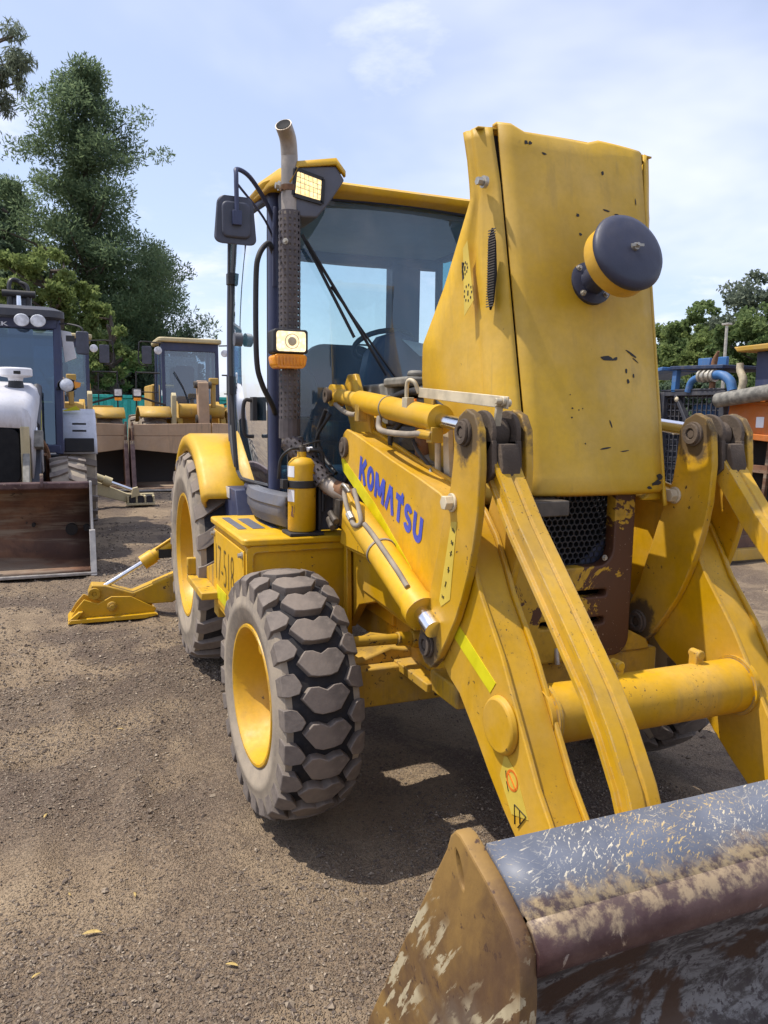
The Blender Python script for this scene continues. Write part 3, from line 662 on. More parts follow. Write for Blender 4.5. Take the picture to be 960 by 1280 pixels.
dl = MB(); dl.prism([(1.085, .64), (1.15, .60), (1.215, .50), (1.13, .475), (1.06, .56)], -.5085, -.5096); do_ = dl.build('warning_label', 'decal_yellow', armR)
rg = MB(); rg.ring((1.128, -.5098, .575), (0, -1, 0), .024, .031, .0008, 28); rg.bar((1.108, -.510, .592), (1.148, -.510, .558), .0012, .006, (0, 1, 0)); rg.build('prohibition_sign', 'orange_print', do_)
tg = MB()
for a_, b__ in (((1.145, .512), (1.205, .505)), ((1.145, .512), (1.150, .455)), ((1.205, .505), (1.165, .452)), ((1.172, .508), (1.176, .47)), ((1.10, .56), (1.112, .535)), ((1.094, .59), (1.098, .57))): tg.bar((a_[0], -.5102, a_[1]), (b__[0], -.5102, b__[1]), .0010, .004, (0, 1, 0))
tg.build('warning_symbol', 'ink', do_)
tu = MB(); tu.cyl((1.07, -.40, .728), (1.07, .40, .728), .088, n=36, caps=False); tu.ring((1.07, -.381, .728), (0, 1, 0), .08, .098, .012, 36); tu.ring((1.07, .369, .728), (0, 1, 0), .08, .098, .012, 36)
tuo = tu.build('cross_tube', 'yellow_worn', BH)
lg = MB()
for y in (-.10, .22): lg.box(1.035, 1.07, y-.016, y+.016, .795, .857); lg.cyl((1.03, y, .845), (1.075, y, .845), .016, n=14)
lg.build('hose_lug', 'yellow_worn', tuo, bevel=.004)

# arm edge: recessed top web carries dried dirt
LEV = [(.775, 1.56), (.80, 1.60), (.845, 1.622), (.895, 1.605), (.925, 1.56), (.937, 1.45), (.932, 1.32), (.912, 1.215), (.888, 1.131), (.85, 1.04), (.811, .962), (.75, .872), (.69, .79), (.645, .755), (.595, .760), (.553, .795), (.548, .845), (.575, .905), (.615, .985), (.67, 1.14), (.721, 1.294), (.755, 1.38), (.770, 1.47)]
def lever(right, inner):
    y0, y1 = ((-.378, -.352) if inner else (-.538, -.512))
    face = y0 if right == (not inner) else y1
    m = MB(); m.prism(LEV, y0, y1)
    pin = MB(); e = -1 if not inner else 1
    yb = y0 if not inner else y1
    for (x, z, r) in ((.845, 1.55, .042), (.625, .832, .044)):
        pin.cyl((x, yb, z), (x, yb+e*.010, z), r, n=28); pin.ring((x, yb+e*.010, z), (0, e, 0), r*.45, r*.85, .010, 28); pin.cyl((x, yb+e*.010, z), (x, yb+e*.016, z), r*.36, n=16)
    bo = MB(); bo.cyl((.775, yb, 1.331), (.775, yb+e*.008, 1.331), .030, n=20); bo.cyl((.775, yb+e*.008, 1.331), (.775, yb+e*.034, 1.331), .024, n=6)
    if not right: m, pin, bo = m.mirror(), pin.mirror(), bo.mirror()
    o = m.build('lever_plate', 'yellow_lever', BH, bevel=.004)
    pin.build('pin', 'grease', o, bevel=.002); bo.build('lever_bolt', 'tan_metal', o, bevel=.002)
    return o
levs = {(r, i): lever(r, i) for r in (True, False) for i in (False, True)}
dl = MB(); dl.prism([(.770, 1.27), (.808, 1.275), (.775, 1.02), (.715, .985), (.70, 1.00)], -.5385, -.5396); d2 = dl.build('instruction_label', 'decal_yellow', levs[(True, False)])
tg = MB()
for cx, cz in ((.79, 1.245), (.782, 1.205), (.776, 1.17), (.762, 1.115), (.745, 1.065), (.728, 1.02)):
    for k in range(3): a_ = random.uniform(0, 3.1); tg.bar((cx-.008*math.cos(a_), -.5400, cz-.010*math.sin(a_)), (cx+.008*math.cos(a_), -.5400, cz+.010*math.sin(a_)), .0010, .0035, (0, 1, 0))
tg.build('instruction_symbol', 'ink', d2)

def link_arm(right):
    m = MB(); P = [(.885, 1.47), (1.05, 1.28), (1.25, 1.085), (1.41, .925), (1.475, .845), (1.545, .74), (1.60, .62), (1.62, .55)]
    for (a_, b__) in zip(P[:-1], P[1:]): pass
    rows = []
    for i, p in enumerate(P):
        d = np.array(P[min(i+1, len(P)-1)])-np.array(P[max(i-1, 0)]); d = d/np.linalg.norm(d); nn = np.array([d[1], -d[0]]); nn = -nn if nn[1] < 0 else nn
        t = .034; y0, y1 = -.488, -.402
        # ribbed I-section: the front face is split by a narrow groove
        sec = [(-t, y0), (-t, y1), (t, y1), (t, -.436), (t-.006, -.440), (t-.006, -.444), (t, -.448), (t, y0), (t*.55, y0), (t*.45, y0+.010), (-t*.45, y0+.010), (-t*.55, y0)]
        rows.append([(p[0]+nn[0]*s, y, p[1]+nn[1]*s) for s, y in sec])
    m.loft(rows, True); k = len(rows[0]); m.f += [tuple(range(k)), tuple(range(len(m.v)-1, len(m.v)-k-1, -1))]
    e = MB(); e.prism([(.875, 1.52), (.865, 1.46), (.90, 1.385), (.955, 1.40), (.965, 1.45), (.945, 1.52)], -.476, -.414); e.ring((.86, -.495, 1.548), (0, 1, 0), .032, .070, .016, 28); e.ring((.86, -.411, 1.548), (0, 1, 0), .032, .070, .016, 28)
    e.prism([(.80, 1.52), (.86, 1.48), (.90, 1.40), (.94, 1.435), (.93, 1.53)], -.495, -.478); e.prism([(.80, 1.52), (.86, 1.48), (.90, 1.40), (.94, 1.435), (.93, 1.53)], -.411, -.394)
    e.cyl((.855, -.47, 1.548), (.855, -.415, 1.548), .045); e.prism([(.87, 1.50), (.86, 1.43), (.92, 1.39), (.955, 1.43), (.93, 1.50)], -.47, -.42)
    if not right: m, e = m.mirror(), e.mirror()
    o = m.build('tilt_link', 'yellow_worn', BH, bevel=.003, smooth=30); e.build('link_eye', 'grease', o, bevel=.003); return o
link_arm(True); link_arm(False)
sp_ = MB(); sp_.cyl((.80, -.352, 1.30), (.80, .352, 1.30), .030)
xb = MB(); xb.box(.76, .86, -.352, -.16, 1.285, 1.335); xb.build('lever_stop', 'dark_steel', BH, bevel=.004)
def tilt_cyl(right):
    a_ = V3((-.62, -.445, 1.688)); b__ = V3((.845, -.445, 1.552)); d = b__-a_
    m = MB(); m.cyl(a_+d*.02, a_+d*.20, .034, .034, 24); m.cyl(a_+d*.20, a_+d*.22, .034, .046, 24, False); m.cyl(a_+d*.22, a_+d*.745, .046, n=28); m.cyl(a_+d*.74, a_+d*.76, .052, n=28); m.cyl((-.62, -.475, 1.688), (-.62, -.415, 1.688), .052, n=22)
    r = MB(); r.cyl(a_+d*.75, a_+d*.985, .024, n=20)
    h = MB(); h.tube([(-.55, -.475, 1.645), (-.40, -.49, 1.615), (-.30, -.49, 1.60), (-.26, -.48, 1.60)], .011); h.tube([(.0, -.475, 1.59), (.05, -.49, 1.54), (.30, -.50, 1.53), (.42, -.49, 1.535), (.47, -.47, 1.53)], .012)
    h.ring(a_+d*.44, d/np.linalg.norm(d), .044, .0485, .008); g = MB(); g.box(-.25, -.20, -.49, -.45, 1.57, 1.65); g.box(.46, .505, -.485, -.44, 1.505, 1.56); g.cyl((.40, -.485, 1.535), (.50, -.478, 1.53), .017, n=8)
    pn_ = MB(); pn_.cyl((-.62, -.50, 1.688), (-.62, -.40, 1.688), .026, n=14); pn_.ring((-.62, -.505, 1.688), (0, 1, 0), .014, .036, .014)
    if not right: m, r, h, g, pn_ = m.mirror(), r.mirror(), h.mirror(), g.mirror(), pn_.mirror()
    o = m.build('tilt_cylinder', 'yellow_clean', BH, smooth=40); r.build('rod', 'chrome', o); h.build('hose', 'hose_dusty', o); g.build('hose_fitting', 'yellow_dirty', o, bevel=.003); pn_.build('pin', 'grease', o)
tilt_cyl(True); tilt_cyl(False)
def lift_cyl(right):
    a_ = V3((-.02, -.565, 1.195)); b__ = V3((.645, -.555, .925)); d = b__-a_; u = d/np.linalg.norm(d)
    m = MB(); m.cyl(a_, a_+d*.93, .056, n=30); m.cyl(a_+d*.89, a_+d*.95, .062, n=30); m.ball(a_, .056, 10)
    r = MB(); r.cyl(a_+d*.94, a_+d*1.08, .032, n=20)
    h = MB(); h.tube([a_+V3((-.05, -.02, .105)), a_+V3((.0, -.05, .085)), a_+d*.13+V3((0, -.06, .045)), a_+d*.20+V3((.0, -.055, .030)), a_+d*.225+V3((.01, -.04, .050)), a_+d*.15+V3((.01, -.03, .078)), a_+V3((.03, -.02, .105))], .010)
    h.tube([a_+d*.26+V3((0, -.03, .055)), a_+d*.4+V3((0, -.03, .062)), a_+d*.7+V3((0, -.03, .062)), a_+d*.86+V3((0, -.03, .055))], .010); h.ring(a_+d*.40, u, .054, .060, .010, 30)
    z = MB(); z.cyl(a_+V3((-.065, -.02, .105)), a_+V3((-.02, -.035, .10)), .015, n=8); z.cyl(a_+d*.12+V3((0, -.06, .048)), a_+d*.165+V3((.0, -.058, .040)), .015, n=8); z.tube([a_+V3((-.05, -.045, .11)), a_+V3((.02, -.06, .125)), a_+V3((.06, -.05, .10))], .007)
    if not right: m, r, h, z = m.mirror(), r.mirror(), h.mirror(), z.mirror()
    o = m.build('lift_cylinder', 'yellow_clean', BH, smooth=40); r.build('rod', 'chrome', o); h.build('hose', 'hose_dusty', o); z.build('hose_fitting', 'zinc', o)
lift_cyl(True); lift_cyl(False)
lv = MB(); lv.bar((.31, -.445, 1.683), (.93, -.445, 1.640), .007, .036); lvo = lv.build('level_indicator_bar', 'tan_metal', BH, bevel=.002)
lk = MB(); lk.cyl((.90, -.47, 1.640), (.90, -.42, 1.640), .012, n=10); lk.bolt((.915, -.449, 1.645), (0, -1, 0), .010, .03); lk.bar((.90, -.455, 1.645), (.885, -.455, 1.56), .012, .022, (0, 1, 0)); lk.tube([(.31, -.445, 1.68), (.30, -.46, 1.72), (.26, -.47, 1.72), (.255, -.47, 1.63)], .008); lk.box(.245, .29, -.485, -.455, 1.615, 1.665); lk.build('indicator_bracket', 'tan_metal', lvo, bevel=.002)
def tower(right):
    m = MB(); m.prism([(-.74, 1.70), (-.66, 1.79), (-.56, 1.79), (-.44, 1.63), (-.22, 1.56), (-.12, 1.30), (-.06, .85), (-.06, .70), (-.62, .70), (-.50, 1.25), (-.62, 1.55)], -.378, -.352)
    m.prism([(-.60, 1.74), (-.52, 1.76), (-.40, 1.62), (-.30, 1.60), (-.26, 1.48), (-.34, 1.36), (-.44, 1.30), (-.50, 1.40), (-.47, 1.55)], -.405, -.378)
    m.box(-.50, -.12, -.352, -.30, 1.0, 1.04); m.prism([(-.30, 1.28), (-.18, 1.22), (.02, 1.12), (-.02, 1.02), (-.34, 1.02)], -.52, -.50); m.box(-.34, .0, -.50, -.378, 1.00, 1.05)
    if not right: m = m.mirror()
    return m.build('loader_tower', 'yellow', BH, bevel=.005)
tower(True); tower(False)

# --- bucket ---------------------------------------------------------
BK = MB(); BW = 1.115
def sheet(P, y0, y1, n=24):
    return [[(p[0], y, p[1]) for y in np.linspace(y0, y1, n)] for p in P]
back = smooth2([(1.995, .960), (1.93, .86), (1.80, .66), (1.66, .44), (1.575, .27), (1.57, .13), (1.66, .045), (1.85, .03), (2.12, .028)], 5)
m = MB(); m.loft(sheet(back, -BW, BW)); bko = m.build('bucket', 'bucket_inner', BH, solid=-.018, smooth=60)
m = MB(); m.loft(sheet([(2.004, .986), (2.055, .966), (2.112, .938)], -BW, BW, 40)); m.build('top_sheet', 'bucket_top', bko, solid=.012, smooth=60)
lip = smooth2([(2.106, .941), (2.122, .936), (2.134, .922), (2.138, .905), (2.131, .889), (2.112, .880), (2.05, .884), (1.96, .895)], 4)
m = MB(); m.loft(sheet(lip, -BW, BW, 40)); m.build('lip', 'bucket_lip', bko, solid=.010, smooth=60)
SIDE = [(1.938, .950), (1.950, .980), (1.962, .992), (1.976, .993), (1.992, .988), (2.055, .967), (2.112, .940), (2.136, .915), (2.142, .86), (2.140, .70), (2.165, .35), (2.23, .03), (1.66, .02), (1.56, .10), (1.555, .27), (1.64, .44), (1.79, .70)]
for sgn in (-1, 1):
    v, f = plate(SIDE, [[(1.978+.013*math.cos(a)-.012*math.sin(a), .945+.028*math.sin(a)) for a in np.linspace(0, 2*math.pi, 14, endpoint=False)]], .020, .004)
    m = MB(); y = sgn*(BW+.012); m.add([(q[0], y+q[2], q[1]) for q in v], f); m.build('side_plate', 'bucket_side', bko)
m = MB(); m.box(2.06, 2.26, -BW, BW, .006, .028); m.build('cutting_edge', 'bucket_edge', bko, bevel=.004)
for sgn in (-1, 1):
    m = MB()
    for y in (.365, .515): m.prism([(1.37, .27), (1.47, .25), (1.66, .46), (1.76, .62), (1.62, .70), (1.56, .64), (1.44, .42)], sgn*y-.012, sgn*y+.012)
    m.cyl((1.41, sgn*.35, .33), (1.41, sgn*.53, .33), .03); m.cyl((1.615, sgn*.35, .60), (1.615, sgn*.53, .60), .03); m.build('hinge_ear', 'yellow_dirty', bko, bevel=.004)
m = MB()
for y in (-.40, -.16, .1): m.ball((1.985, y, .985), .022, 8)
m.build('rear_nub', 'bucket_top', bko)
paint('headliner', (.17, .23, .33), .7, dusty=.1)
# --- cab ------------------------------------------------------------
cabf = MB(); HW = .69
for s in (-1, 1):
    cabf.tube([(-.84, s*HW, 1.10), (-.83, s*(HW+.005), 1.8), (-.87, s*(HW-.01), 2.64)], [.034, .032, .036], 8)
    cabf.tube([(-1.88, s*HW, 1.20), (-1.87, s*(HW+.01), 1.9), (-1.86, s*HW, 2.64)], .024, 8)
    cabf.tube([(-.86, s*HW, 2.632), (-1.4, s*(HW+.05), 2.62), (-1.87, s*HW, 2.632)], .026, 8); cabf.tube([(-.84, s*HW, 1.20), (-1.3, s*(HW+.03), 1.20)], .03, 8)
cabf.tube([(-.87, -HW, 2.645), (-.80, 0, 2.655), (-.87, HW, 2.645)], .016, 8); cabf.tube([(-1.87, -HW, 2.60), (-1.95, 0, 2.60), (-1.87, HW, 2.60)], .05, 8)
cabf.box(-1.97, -1.87, .36, .56, 1.2, 2.62); cabf.box(-1.98, -1.90, -HW, HW, 1.1, 1.78)
cabf.box(-1.36, -1.31, .66, .71, 1.2, 2.6)
cab = cabf.build('cab', 'navy_frame', BH, smooth=50)
cl_ = MB(); cl_.box(-1.92, -.84, -.64, .64, 2.615, 2.635); cl_.build('headliner', 'headliner', cab)
fl_ = MB(); fl_.box(-1.92, -.84, -.66, .66, 1.08, 1.14); fl_.build('cab_floor', 'black_plastic', cab)
q = MB(); q.box(-1.86, -1.0, .36, .66, 1.14, 1.62); q.box(-1.88, -1.35, -.62, -.34, 1.14, 1.58); q.build('side_console', 'black_plastic', cab, bevel=.03)
ws = MB(); ws.loft([[(-.875+.085*math.cos(math.pi*y/1.45)-.03*max(0, (z-1.9))*1., y, z) for y in np.linspace(-.655, .655, 15)] for z in np.linspace(1.16, 2.65, 8)])
ws.build('windscreen', 'front_glass', cab, smooth=180)
def side_glass(sgn, t0, t1, zf):
    rows = []
    for k in np.linspace(0, 1, 12):
        row = []
        for t in np.linspace(t0, t1, 12):
            x = -.87-1.0*t; z0 = zf(t); z = z0+(2.612-z0)*k
            row.append((x, sgn*(HW+.012+.075*math.sin(math.pi*min(1, max(0, t)))*(1-.45*abs(2*(z-1.2)/1.4-1)**2)), z))
        rows.append(row)
    m = MB(); m.loft(rows if sgn < 0 else rows[::-1]); return m, rows
def zb(t): return 1.235+max(0, t-.50)**1.3*.75
for sgn in (-1, 1):
    m, rows = side_glass(sgn, .02, .60, zb); d = m.build('door_glass', 'cab_glass', cab, smooth=180)
    seal = MB(); ed = rows[0]+[r[-1] for r in rows[1:]]+rows[-1][::-1][1:]+[r[0] for r in rows[::-1][1:-1]]
    seal.tube(ed, .011, 6, 1, True); seal.build('door_seal', 'black_plastic', d)
    m, rows = side_glass(sgn, .635, .98, zb); d2 = m.build('quarter_glass', 'cab_glass', cab, smooth=180)
    seal = MB(); ed = rows[0]+[r[-1] for r in rows[1:]]+rows[-1][::-1][1:]+[r[0] for r in rows[::-1][1:-1]]
    seal.tube(ed, .012, 6, 1, True); seal.build('window_seal', 'black_plastic', d2)
    if sgn < 0:
        h = MB(); h.tube([(-1.02, -.755, 1.66), (-1.02, -.80, 1.66), (-1.02, -.81, 1.58), (-1.02, -.80, 1.49), (-1.02, -.755, 1.48)], .010, 8); h.box(-1.06, -.99, -.765, -.745, 1.56, 1.68); h.build('door_handle', 'black_plastic', d)
        h = MB(); h.cyl((-1.20, -.775, 1.98), (-1.20, -.815, 1.98), .035, n=18); h.build('door_latch_knob', 'grey_plastic', d)
        h = MB(); h.box(-1.50, -1.44, -.795, -.765, 1.70, 1.80); h.box(-1.50, -1.44, -.795, -.765, 2.30, 2.36); h.build('door_hinge', 'black_plastic', d)
rg_ = MB(); rg_.loft([[(-1.945-.03*math.cos(y*2), y, z) for y in np.linspace(-.64, .36, 8)] for z in (1.78, 2.56)]); rg_.build('rear_glass', 'rear_clear', cab, smooth=180)
# roof
def rring(z, inset, fx=0):
    return [(x, y, z+.014*math.cos(y*2.2)) for x, y in rrect(-2.08+inset, -.69-inset+fx, -.755+inset, .755-inset, .16, 6)]
rf = MB(); rf.loft([rring(2.640, .07), rring(2.642, .015), rring(2.650, .0), rring(2.672, -.004), rring(2.690, .03), rring(2.708, .14)], True); k = 28; n_ = len(rf.v); rf.f.append(tuple(range(n_-k, n_))); rf.f.append(tuple(range(k-1, -1, -1)))
roof = rf.build('roof', 'yellow_clean', BH, smooth=60)
for s in (-1, 1):
    pod = MB(); pod.loft([[(-1.0, s*y, z) for y, z in ((-.755, 2.64), (-.73, 2.72), (-.52, 2.755), (-.44, 2.72))], [(-.72, s*y, z) for y, z in ((-.75, 2.63), (-.70, 2.715), (-.49, 2.765), (-.42, 2.725))], [(-.575, s*y, z) for y, z in ((-.70, 2.63), (-.65, 2.715), (-.47, 2.752), (-.425, 2.70))], [(-.56, s*y, z) for y, z in ((-.69, 2.615), (-.65, 2.690), (-.475, 2.722), (-.43, 2.672))]])
    if s > 0: pod.f = [q[::-1] for q in pod.f]
    pod.build('roof_pod', 'yellow_clean', roof, solid=.012, smooth=60)
    un = MB(); un.prism([(s*a_, b__) for a_, b__ in ((-.685, 2.61), (-.65, 2.69), (-.47, 2.715), (-.43, 2.66), (-.50, 2.555), (-.56, 2.48), (-.64, 2.475), (-.68, 2.53))], -.80, -.572, 'yz'); un.build('lamp_housing', 'grey_plastic', roof, bevel=.008)
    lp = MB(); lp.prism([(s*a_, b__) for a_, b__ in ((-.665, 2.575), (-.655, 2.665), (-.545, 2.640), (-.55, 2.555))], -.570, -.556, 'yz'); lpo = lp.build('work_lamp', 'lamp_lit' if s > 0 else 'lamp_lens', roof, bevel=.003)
    fr_ = MB(); pr_ = [(s*a_, b__) for a_, b__ in ((-.675, 2.565), (-.665, 2.676), (-.535, 2.648), (-.54, 2.545))]
    for i in range(4): fr_.bar((-.566, *pr_[i]), (-.566, *pr_[(i+1) % 4]), .016, .010, (1, 0, 0))
    fr_.build('lamp_frame', 'black_plastic', lpo)
    for j in range(1, 6): q = MB(); y_ = -.665+j*.0195; q.bar((-.5545, s*y_, 2.665-.0040*j), (-.5545, s*(y_+.003), 2.572-.0030*j), .002, .003, (1, 0, 0)); q.build('lens_rib', 'tan_metal', lpo)
    for j in range(1, 4): q = MB(); q.bar((-.5545, s*-.66, 2.577+j*.022), (-.5545, s*-.548, 2.557+j*.020), .002, .002, (1, 0, 0)); q.build('lens_rib', 'tan_metal', lpo)
# interior
se = MB(); se.prism(rrect(-.30, .16, 1.50, 2.02, .12), -1.72, -1.60, 'yz'); se.prism(rrect(-1.70, -1.20, -.30, .16, .08), 1.45, 1.56, 'xy'); se.box(-1.62, -1.3, -.2, .1, 1.14, 1.45); se.build('driver_seat', 'seat_cloth', cab, bevel=.03, bseg=3)
sw = MB(); cs = V3((-1.20, .03, 1.985)); u, w = frame(V3((-.42, 0, .9))); sw.tube([cs+  .170*(math.cos(a)*u+math.sin(a)*w) for a in np.linspace(0, 2*math.pi, 24, endpoint=False)], .015, 8, 1, True)
for a in (0, 2.1, 4.2): sw.bar(cs, cs+.18*(math.cos(a)*u+math.sin(a)*w), .02, .008)
sw.cyl(cs-V3((-.42, 0, .9))*.02, cs+V3((-.42, 0, .9))*.015, .04); sw.cyl(cs, (-1.03, .045, 1.35), .035); sw.build('steering_wheel', 'black_plastic', cab)
da = MB(); da.prism([(-.16, 1.14), (-.16, 1.80), (-.13, 1.93), (-.06, 2.02), (.03, 2.05), (.12, 2.02), (.18, 1.94), (.42, 1.86), (.50, 1.14)], -1.12, -.98, 'yz'); da.box(-1.20, -.90, -.64, .64, 1.14, 1.32); da.build('dashboard', 'navy_frame', cab, bevel=.03, bseg=3)
pa = MB(); pa.add([(-.98, .045, 2.005), (-.95, .36, 1.955), (-.90, .34, 1.895), (-.90, .115, 1.915)], [(0, 1, 2, 3)]); pa.build('paper_sheet', 'paper', cab, solid=.002)
wm = MB(); wm.tube([(-.78, -.55, 2.42), (-.775, -.40, 2.20), (-.765, -.13, 1.80)], .008, 6); wm.tube([(-.79, -.42, 2.22), (-.775, -.05, 1.76)], .006, 6); wm.bar((-.785, -.57, 2.45), (-.780, -.30, 1.98), .008, .014); wm.build('wiper', 'black_plastic', cab)
im = MB(); im.prism(rrect(-.52, -.43, 2.08, 2.24, .03), -1.50, -1.47, 'yz'); im.tube([(-1.48, -.47, 2.08), (-1.5, -.45, 1.95), (-1.52, -.42, 1.85)], .012); im.ball((-1.55, -.38, 1.72), .13, 10, (1, 1, 1.2)); im.build('armrest_console', 'black_plastic', cab)
# sill and under-door plastic
sl = MB(); sl.loft([[(x, -.70-.055*math.sin(math.pi*k)+dy, z) for k, x in zip(np.linspace(0, 1, 12), np.linspace(-.55, -1.33, 12))] for z, dy in ((1.23, .02), (1.215, -.02), (1.17, -.03), (1.16, -.022), (1.12, -.025), (1.11, -.018), (1.07, .0), (1.05, .05))]); sl.build('door_sill', 'grey_plastic', cab, solid=.02, smooth=40)
sl = MB(); sl.box(-.58, -.53, -.70, -.46, 1.055, 1.22); sl.build('sill_end', 'grey_plastic', cab, bevel=.008)
ub = MB(); ub.prism([(-1.62, 1.18), (-1.30, 1.18), (-1.22, 1.04), (-1.40, .80), (-1.62, .80)], -.80, -.66); ub.build('cab_mount', 'navy_frame', cab, bevel=.006)
tp = MB(); tp.prism([(-1.60, 1.12), (-1.42, 1.12), (-1.42, 1.18), (-1.60, 1.18)], -.802, -.806); tp.build('mount_label', 'silver_tape', cab)
# fender
fe = MB(); rows = []; FO = -.935
for k, a in enumerate(np.linspace(R_(36), R_(135), 22)):
    r = .770; cx_, cz_ = -2.12, .695; rows.append([(cx_+(r-dr)*math.cos(a), y, cz_+(r-dr)*math.sin(a)) for dr, y in ((.11, FO), (.05, FO-.012), (.015, FO-.004), (.0, FO+.025), (.0, -.80), (.0, -.62))])
fr0 = [(p[0]+.012, p[1]+(.02 if i < 3 else 0), p[2]-.035) for i, p in enumerate(rows[0])]
fe.loft([fr0]+rows)
fe.build('rear_fender', 'yellow_clean', BH, solid=.014, smooth=50)
fe.mirror().build('rear_fender', 'yellow_clean', BH, solid=.014, smooth=50)
# exhaust stack with perforated shield
EX, EY = -.60, -.682
e = MB(); e.tube([(EX, EY, 1.46), (EX, EY, 2.3), (EX, EY, 2.68), (EX+.003, EY-.002, 2.75), (EX+.022, EY-.014, 2.805), (EX+.062, EY-.045, 2.845)], .037, 20, 6); e.tube([(-.30, -.44, 1.22), (-.42, -.52, 1.26), (-.53, -.61, 1.36), (EX, EY, 1.48)], .040, 16)
ex = e.build('exhaust_stack', 'exhaust_steel', BH, smooth=60)
dq = V3((.055, -.043, .052)); dq /= np.linalg.norm(dq); pe = V3((EX+.062, EY-.045, 2.845)); MB().cyl(pe-dq*.004, pe+dq*.002, .033, n=18).build('pipe_mouth', 'black_matt', ex)
q = MB(); q.ring((EX, EY, 2.585), (0, 0, 1), .036, .041, .025); q.build('pipe_clamp', 'rust_pipe', ex)
def perf(path_fn, n, m, r, solid_below=0):
    mb = MB(); g = .28
    for j in range(m):
        z0, z1 = j/m, (j+1)/m
        for i in range(n):
            if j < solid_below: cells = [(0, 1, 0, 1)]
            else: cells = [(0, 1, 0, g), (0, 1, 1-g, 1), (0, g, g, 1-g), (1-g, 1, g, 1-g)]
            for a0, a1, b0, b1 in cells:
                vv = []
                for (a_, b__) in ((a0, b0), (a1, b0), (a1, b1), (a0, b1)):
                    c_, u_, w_ = path_fn(z0+(z1-z0)*b__); an = 2*math.pi*(i+a_)/n; vv.append(c_+r*(math.cos(an)*u_+math.sin(an)*w_))
                mb.add(vv, [(0, 1, 2, 3)])
    return mb
sh_ = perf(lambda s: (V3((EX, EY, 1.485+s*1.015)), V3((1, 0, 0)), V3((0, 1, 0))), 14, 37, .050, 3); sh_.build('heat_shield', 'shield_steel', ex, smooth=40)
dd = V3((-.455, -.555, 1.29))-V3((EX, EY, 1.475)); fu, fw_ = frame(dd)
sh_ = perf(lambda s: (V3((EX, EY, 1.475))+dd*s, fu, fw_), 14, 8, .052); sh_.build('elbow_shield', 'shield_steel', ex, smooth=40)
q = MB(); q.cyl((-.46, -.54, 1.27), (-.24, -.41, 1.22), .040, n=18); q.build('exhaust_pipe', 'rust_pipe', ex)
q = MB(); q.bolt((EX+.045, EY-.03, 2.36), (.7, -.7, 0), .009, .015); q.bolt((EX+.02, EY-.05, 2.60), (0, -1, 0), .014, .02); q.build('shield_bolt', 'zinc', ex)
# handrail, mirror, head lamp
hr = MB(); hr.tube([(-.82, -.70, 2.36), (-.70, -.755, 2.375), (-.65, -.81, 2.31), (-.65, -.825, 2.20), (-.65, -.825, 1.86), (-.66, -.80, 1.74), (-.70, -.74, 1.64), (-.80, -.70, 1.60)], .0125, 10, 6); hr.build('handrail', 'black_plastic', BH)
mi = MB(); mi.prism(rrect(-.086, .086, -.10, .10, .032), -.012, .006, 'yz'); mi.v = [(x*1.0+.02*(1-(y/.086)**2), y*(1-.10*(z/.1) if True else 1), z) for x, y, z in mi.v]
mi.prism(rrect(-.062, .062, -.075, .075, .025), .0, .0265, 'yz')
mi.shift((-.56, -.935, 2.425)); mir = mi.build('side_mirror', 'mirror_back', BH, bevel=.008, bseg=3)
mb_ = MB(); mb_.tube([(-.84, -.69, 2.50), (-.72, -.76, 2.56), (-.60, -.86, 2.625), (-.56, -.925, 2.64), (-.535, -.935, 2.60), (-.525, -.935, 2.46), (-.525, -.935, 2.40)], .0105, 8, 6); mb_.tube([(-.84, -.69, 2.42), (-.70, -.78, 2.49), (-.55, -.93, 2.58)], .006, 6); mb_.box(-.545, -.515, -.955, -.915, 2.40, 2.46); mb_.tube([(-.80, -.70, 2.20), (-.76, -.71, 2.4), (-.74, -.71, 2.55)], .012, 8); mb_.build('mirror_bracket', 'navy_frame', mir, bevel=.002)
hl = MB(); hl.prism(rrect(-.785, -.625, 1.865, 1.972, .014), -.60, -.495, 'yz'); hl.box(-.62, -.58, -.74, -.66, 1.83, 1.87); hlo = hl.build('head_lamp', 'black_plastic', BH, bevel=.006)
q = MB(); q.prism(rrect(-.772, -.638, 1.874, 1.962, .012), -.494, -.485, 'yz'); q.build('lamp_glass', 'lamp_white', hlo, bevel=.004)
q = MB(); q.lathe([(0, .020), (.004, .017), (.006, .0)], (-.484, -.702, 1.918), (1, 0, 0), 18); q.build('bulb_shield', 'tan_metal', hlo)
q = MB(); q.ring((-.4865, -.702, 1.918), (1, 0, 0), .030, .033, .003, 28); q.build('reflector_ring', 'tan_metal', hlo)
q = MB(); q.prism(rrect(-.785, -.628, 1.800, 1.862, .02), -.60, -.49, 'yz')
q.v = [(x, y+(.012 if y < -.7 else -.012)*(1.862-z)/.062, z) for x, y, z in q.v]
for i in range(9): q.box(-.489, -.485, -.772+i*.0155, -.764+i*.0155, 1.812, 1.852)
q.build('indicator_lens', 'amber_lens', hlo, bevel=.004)
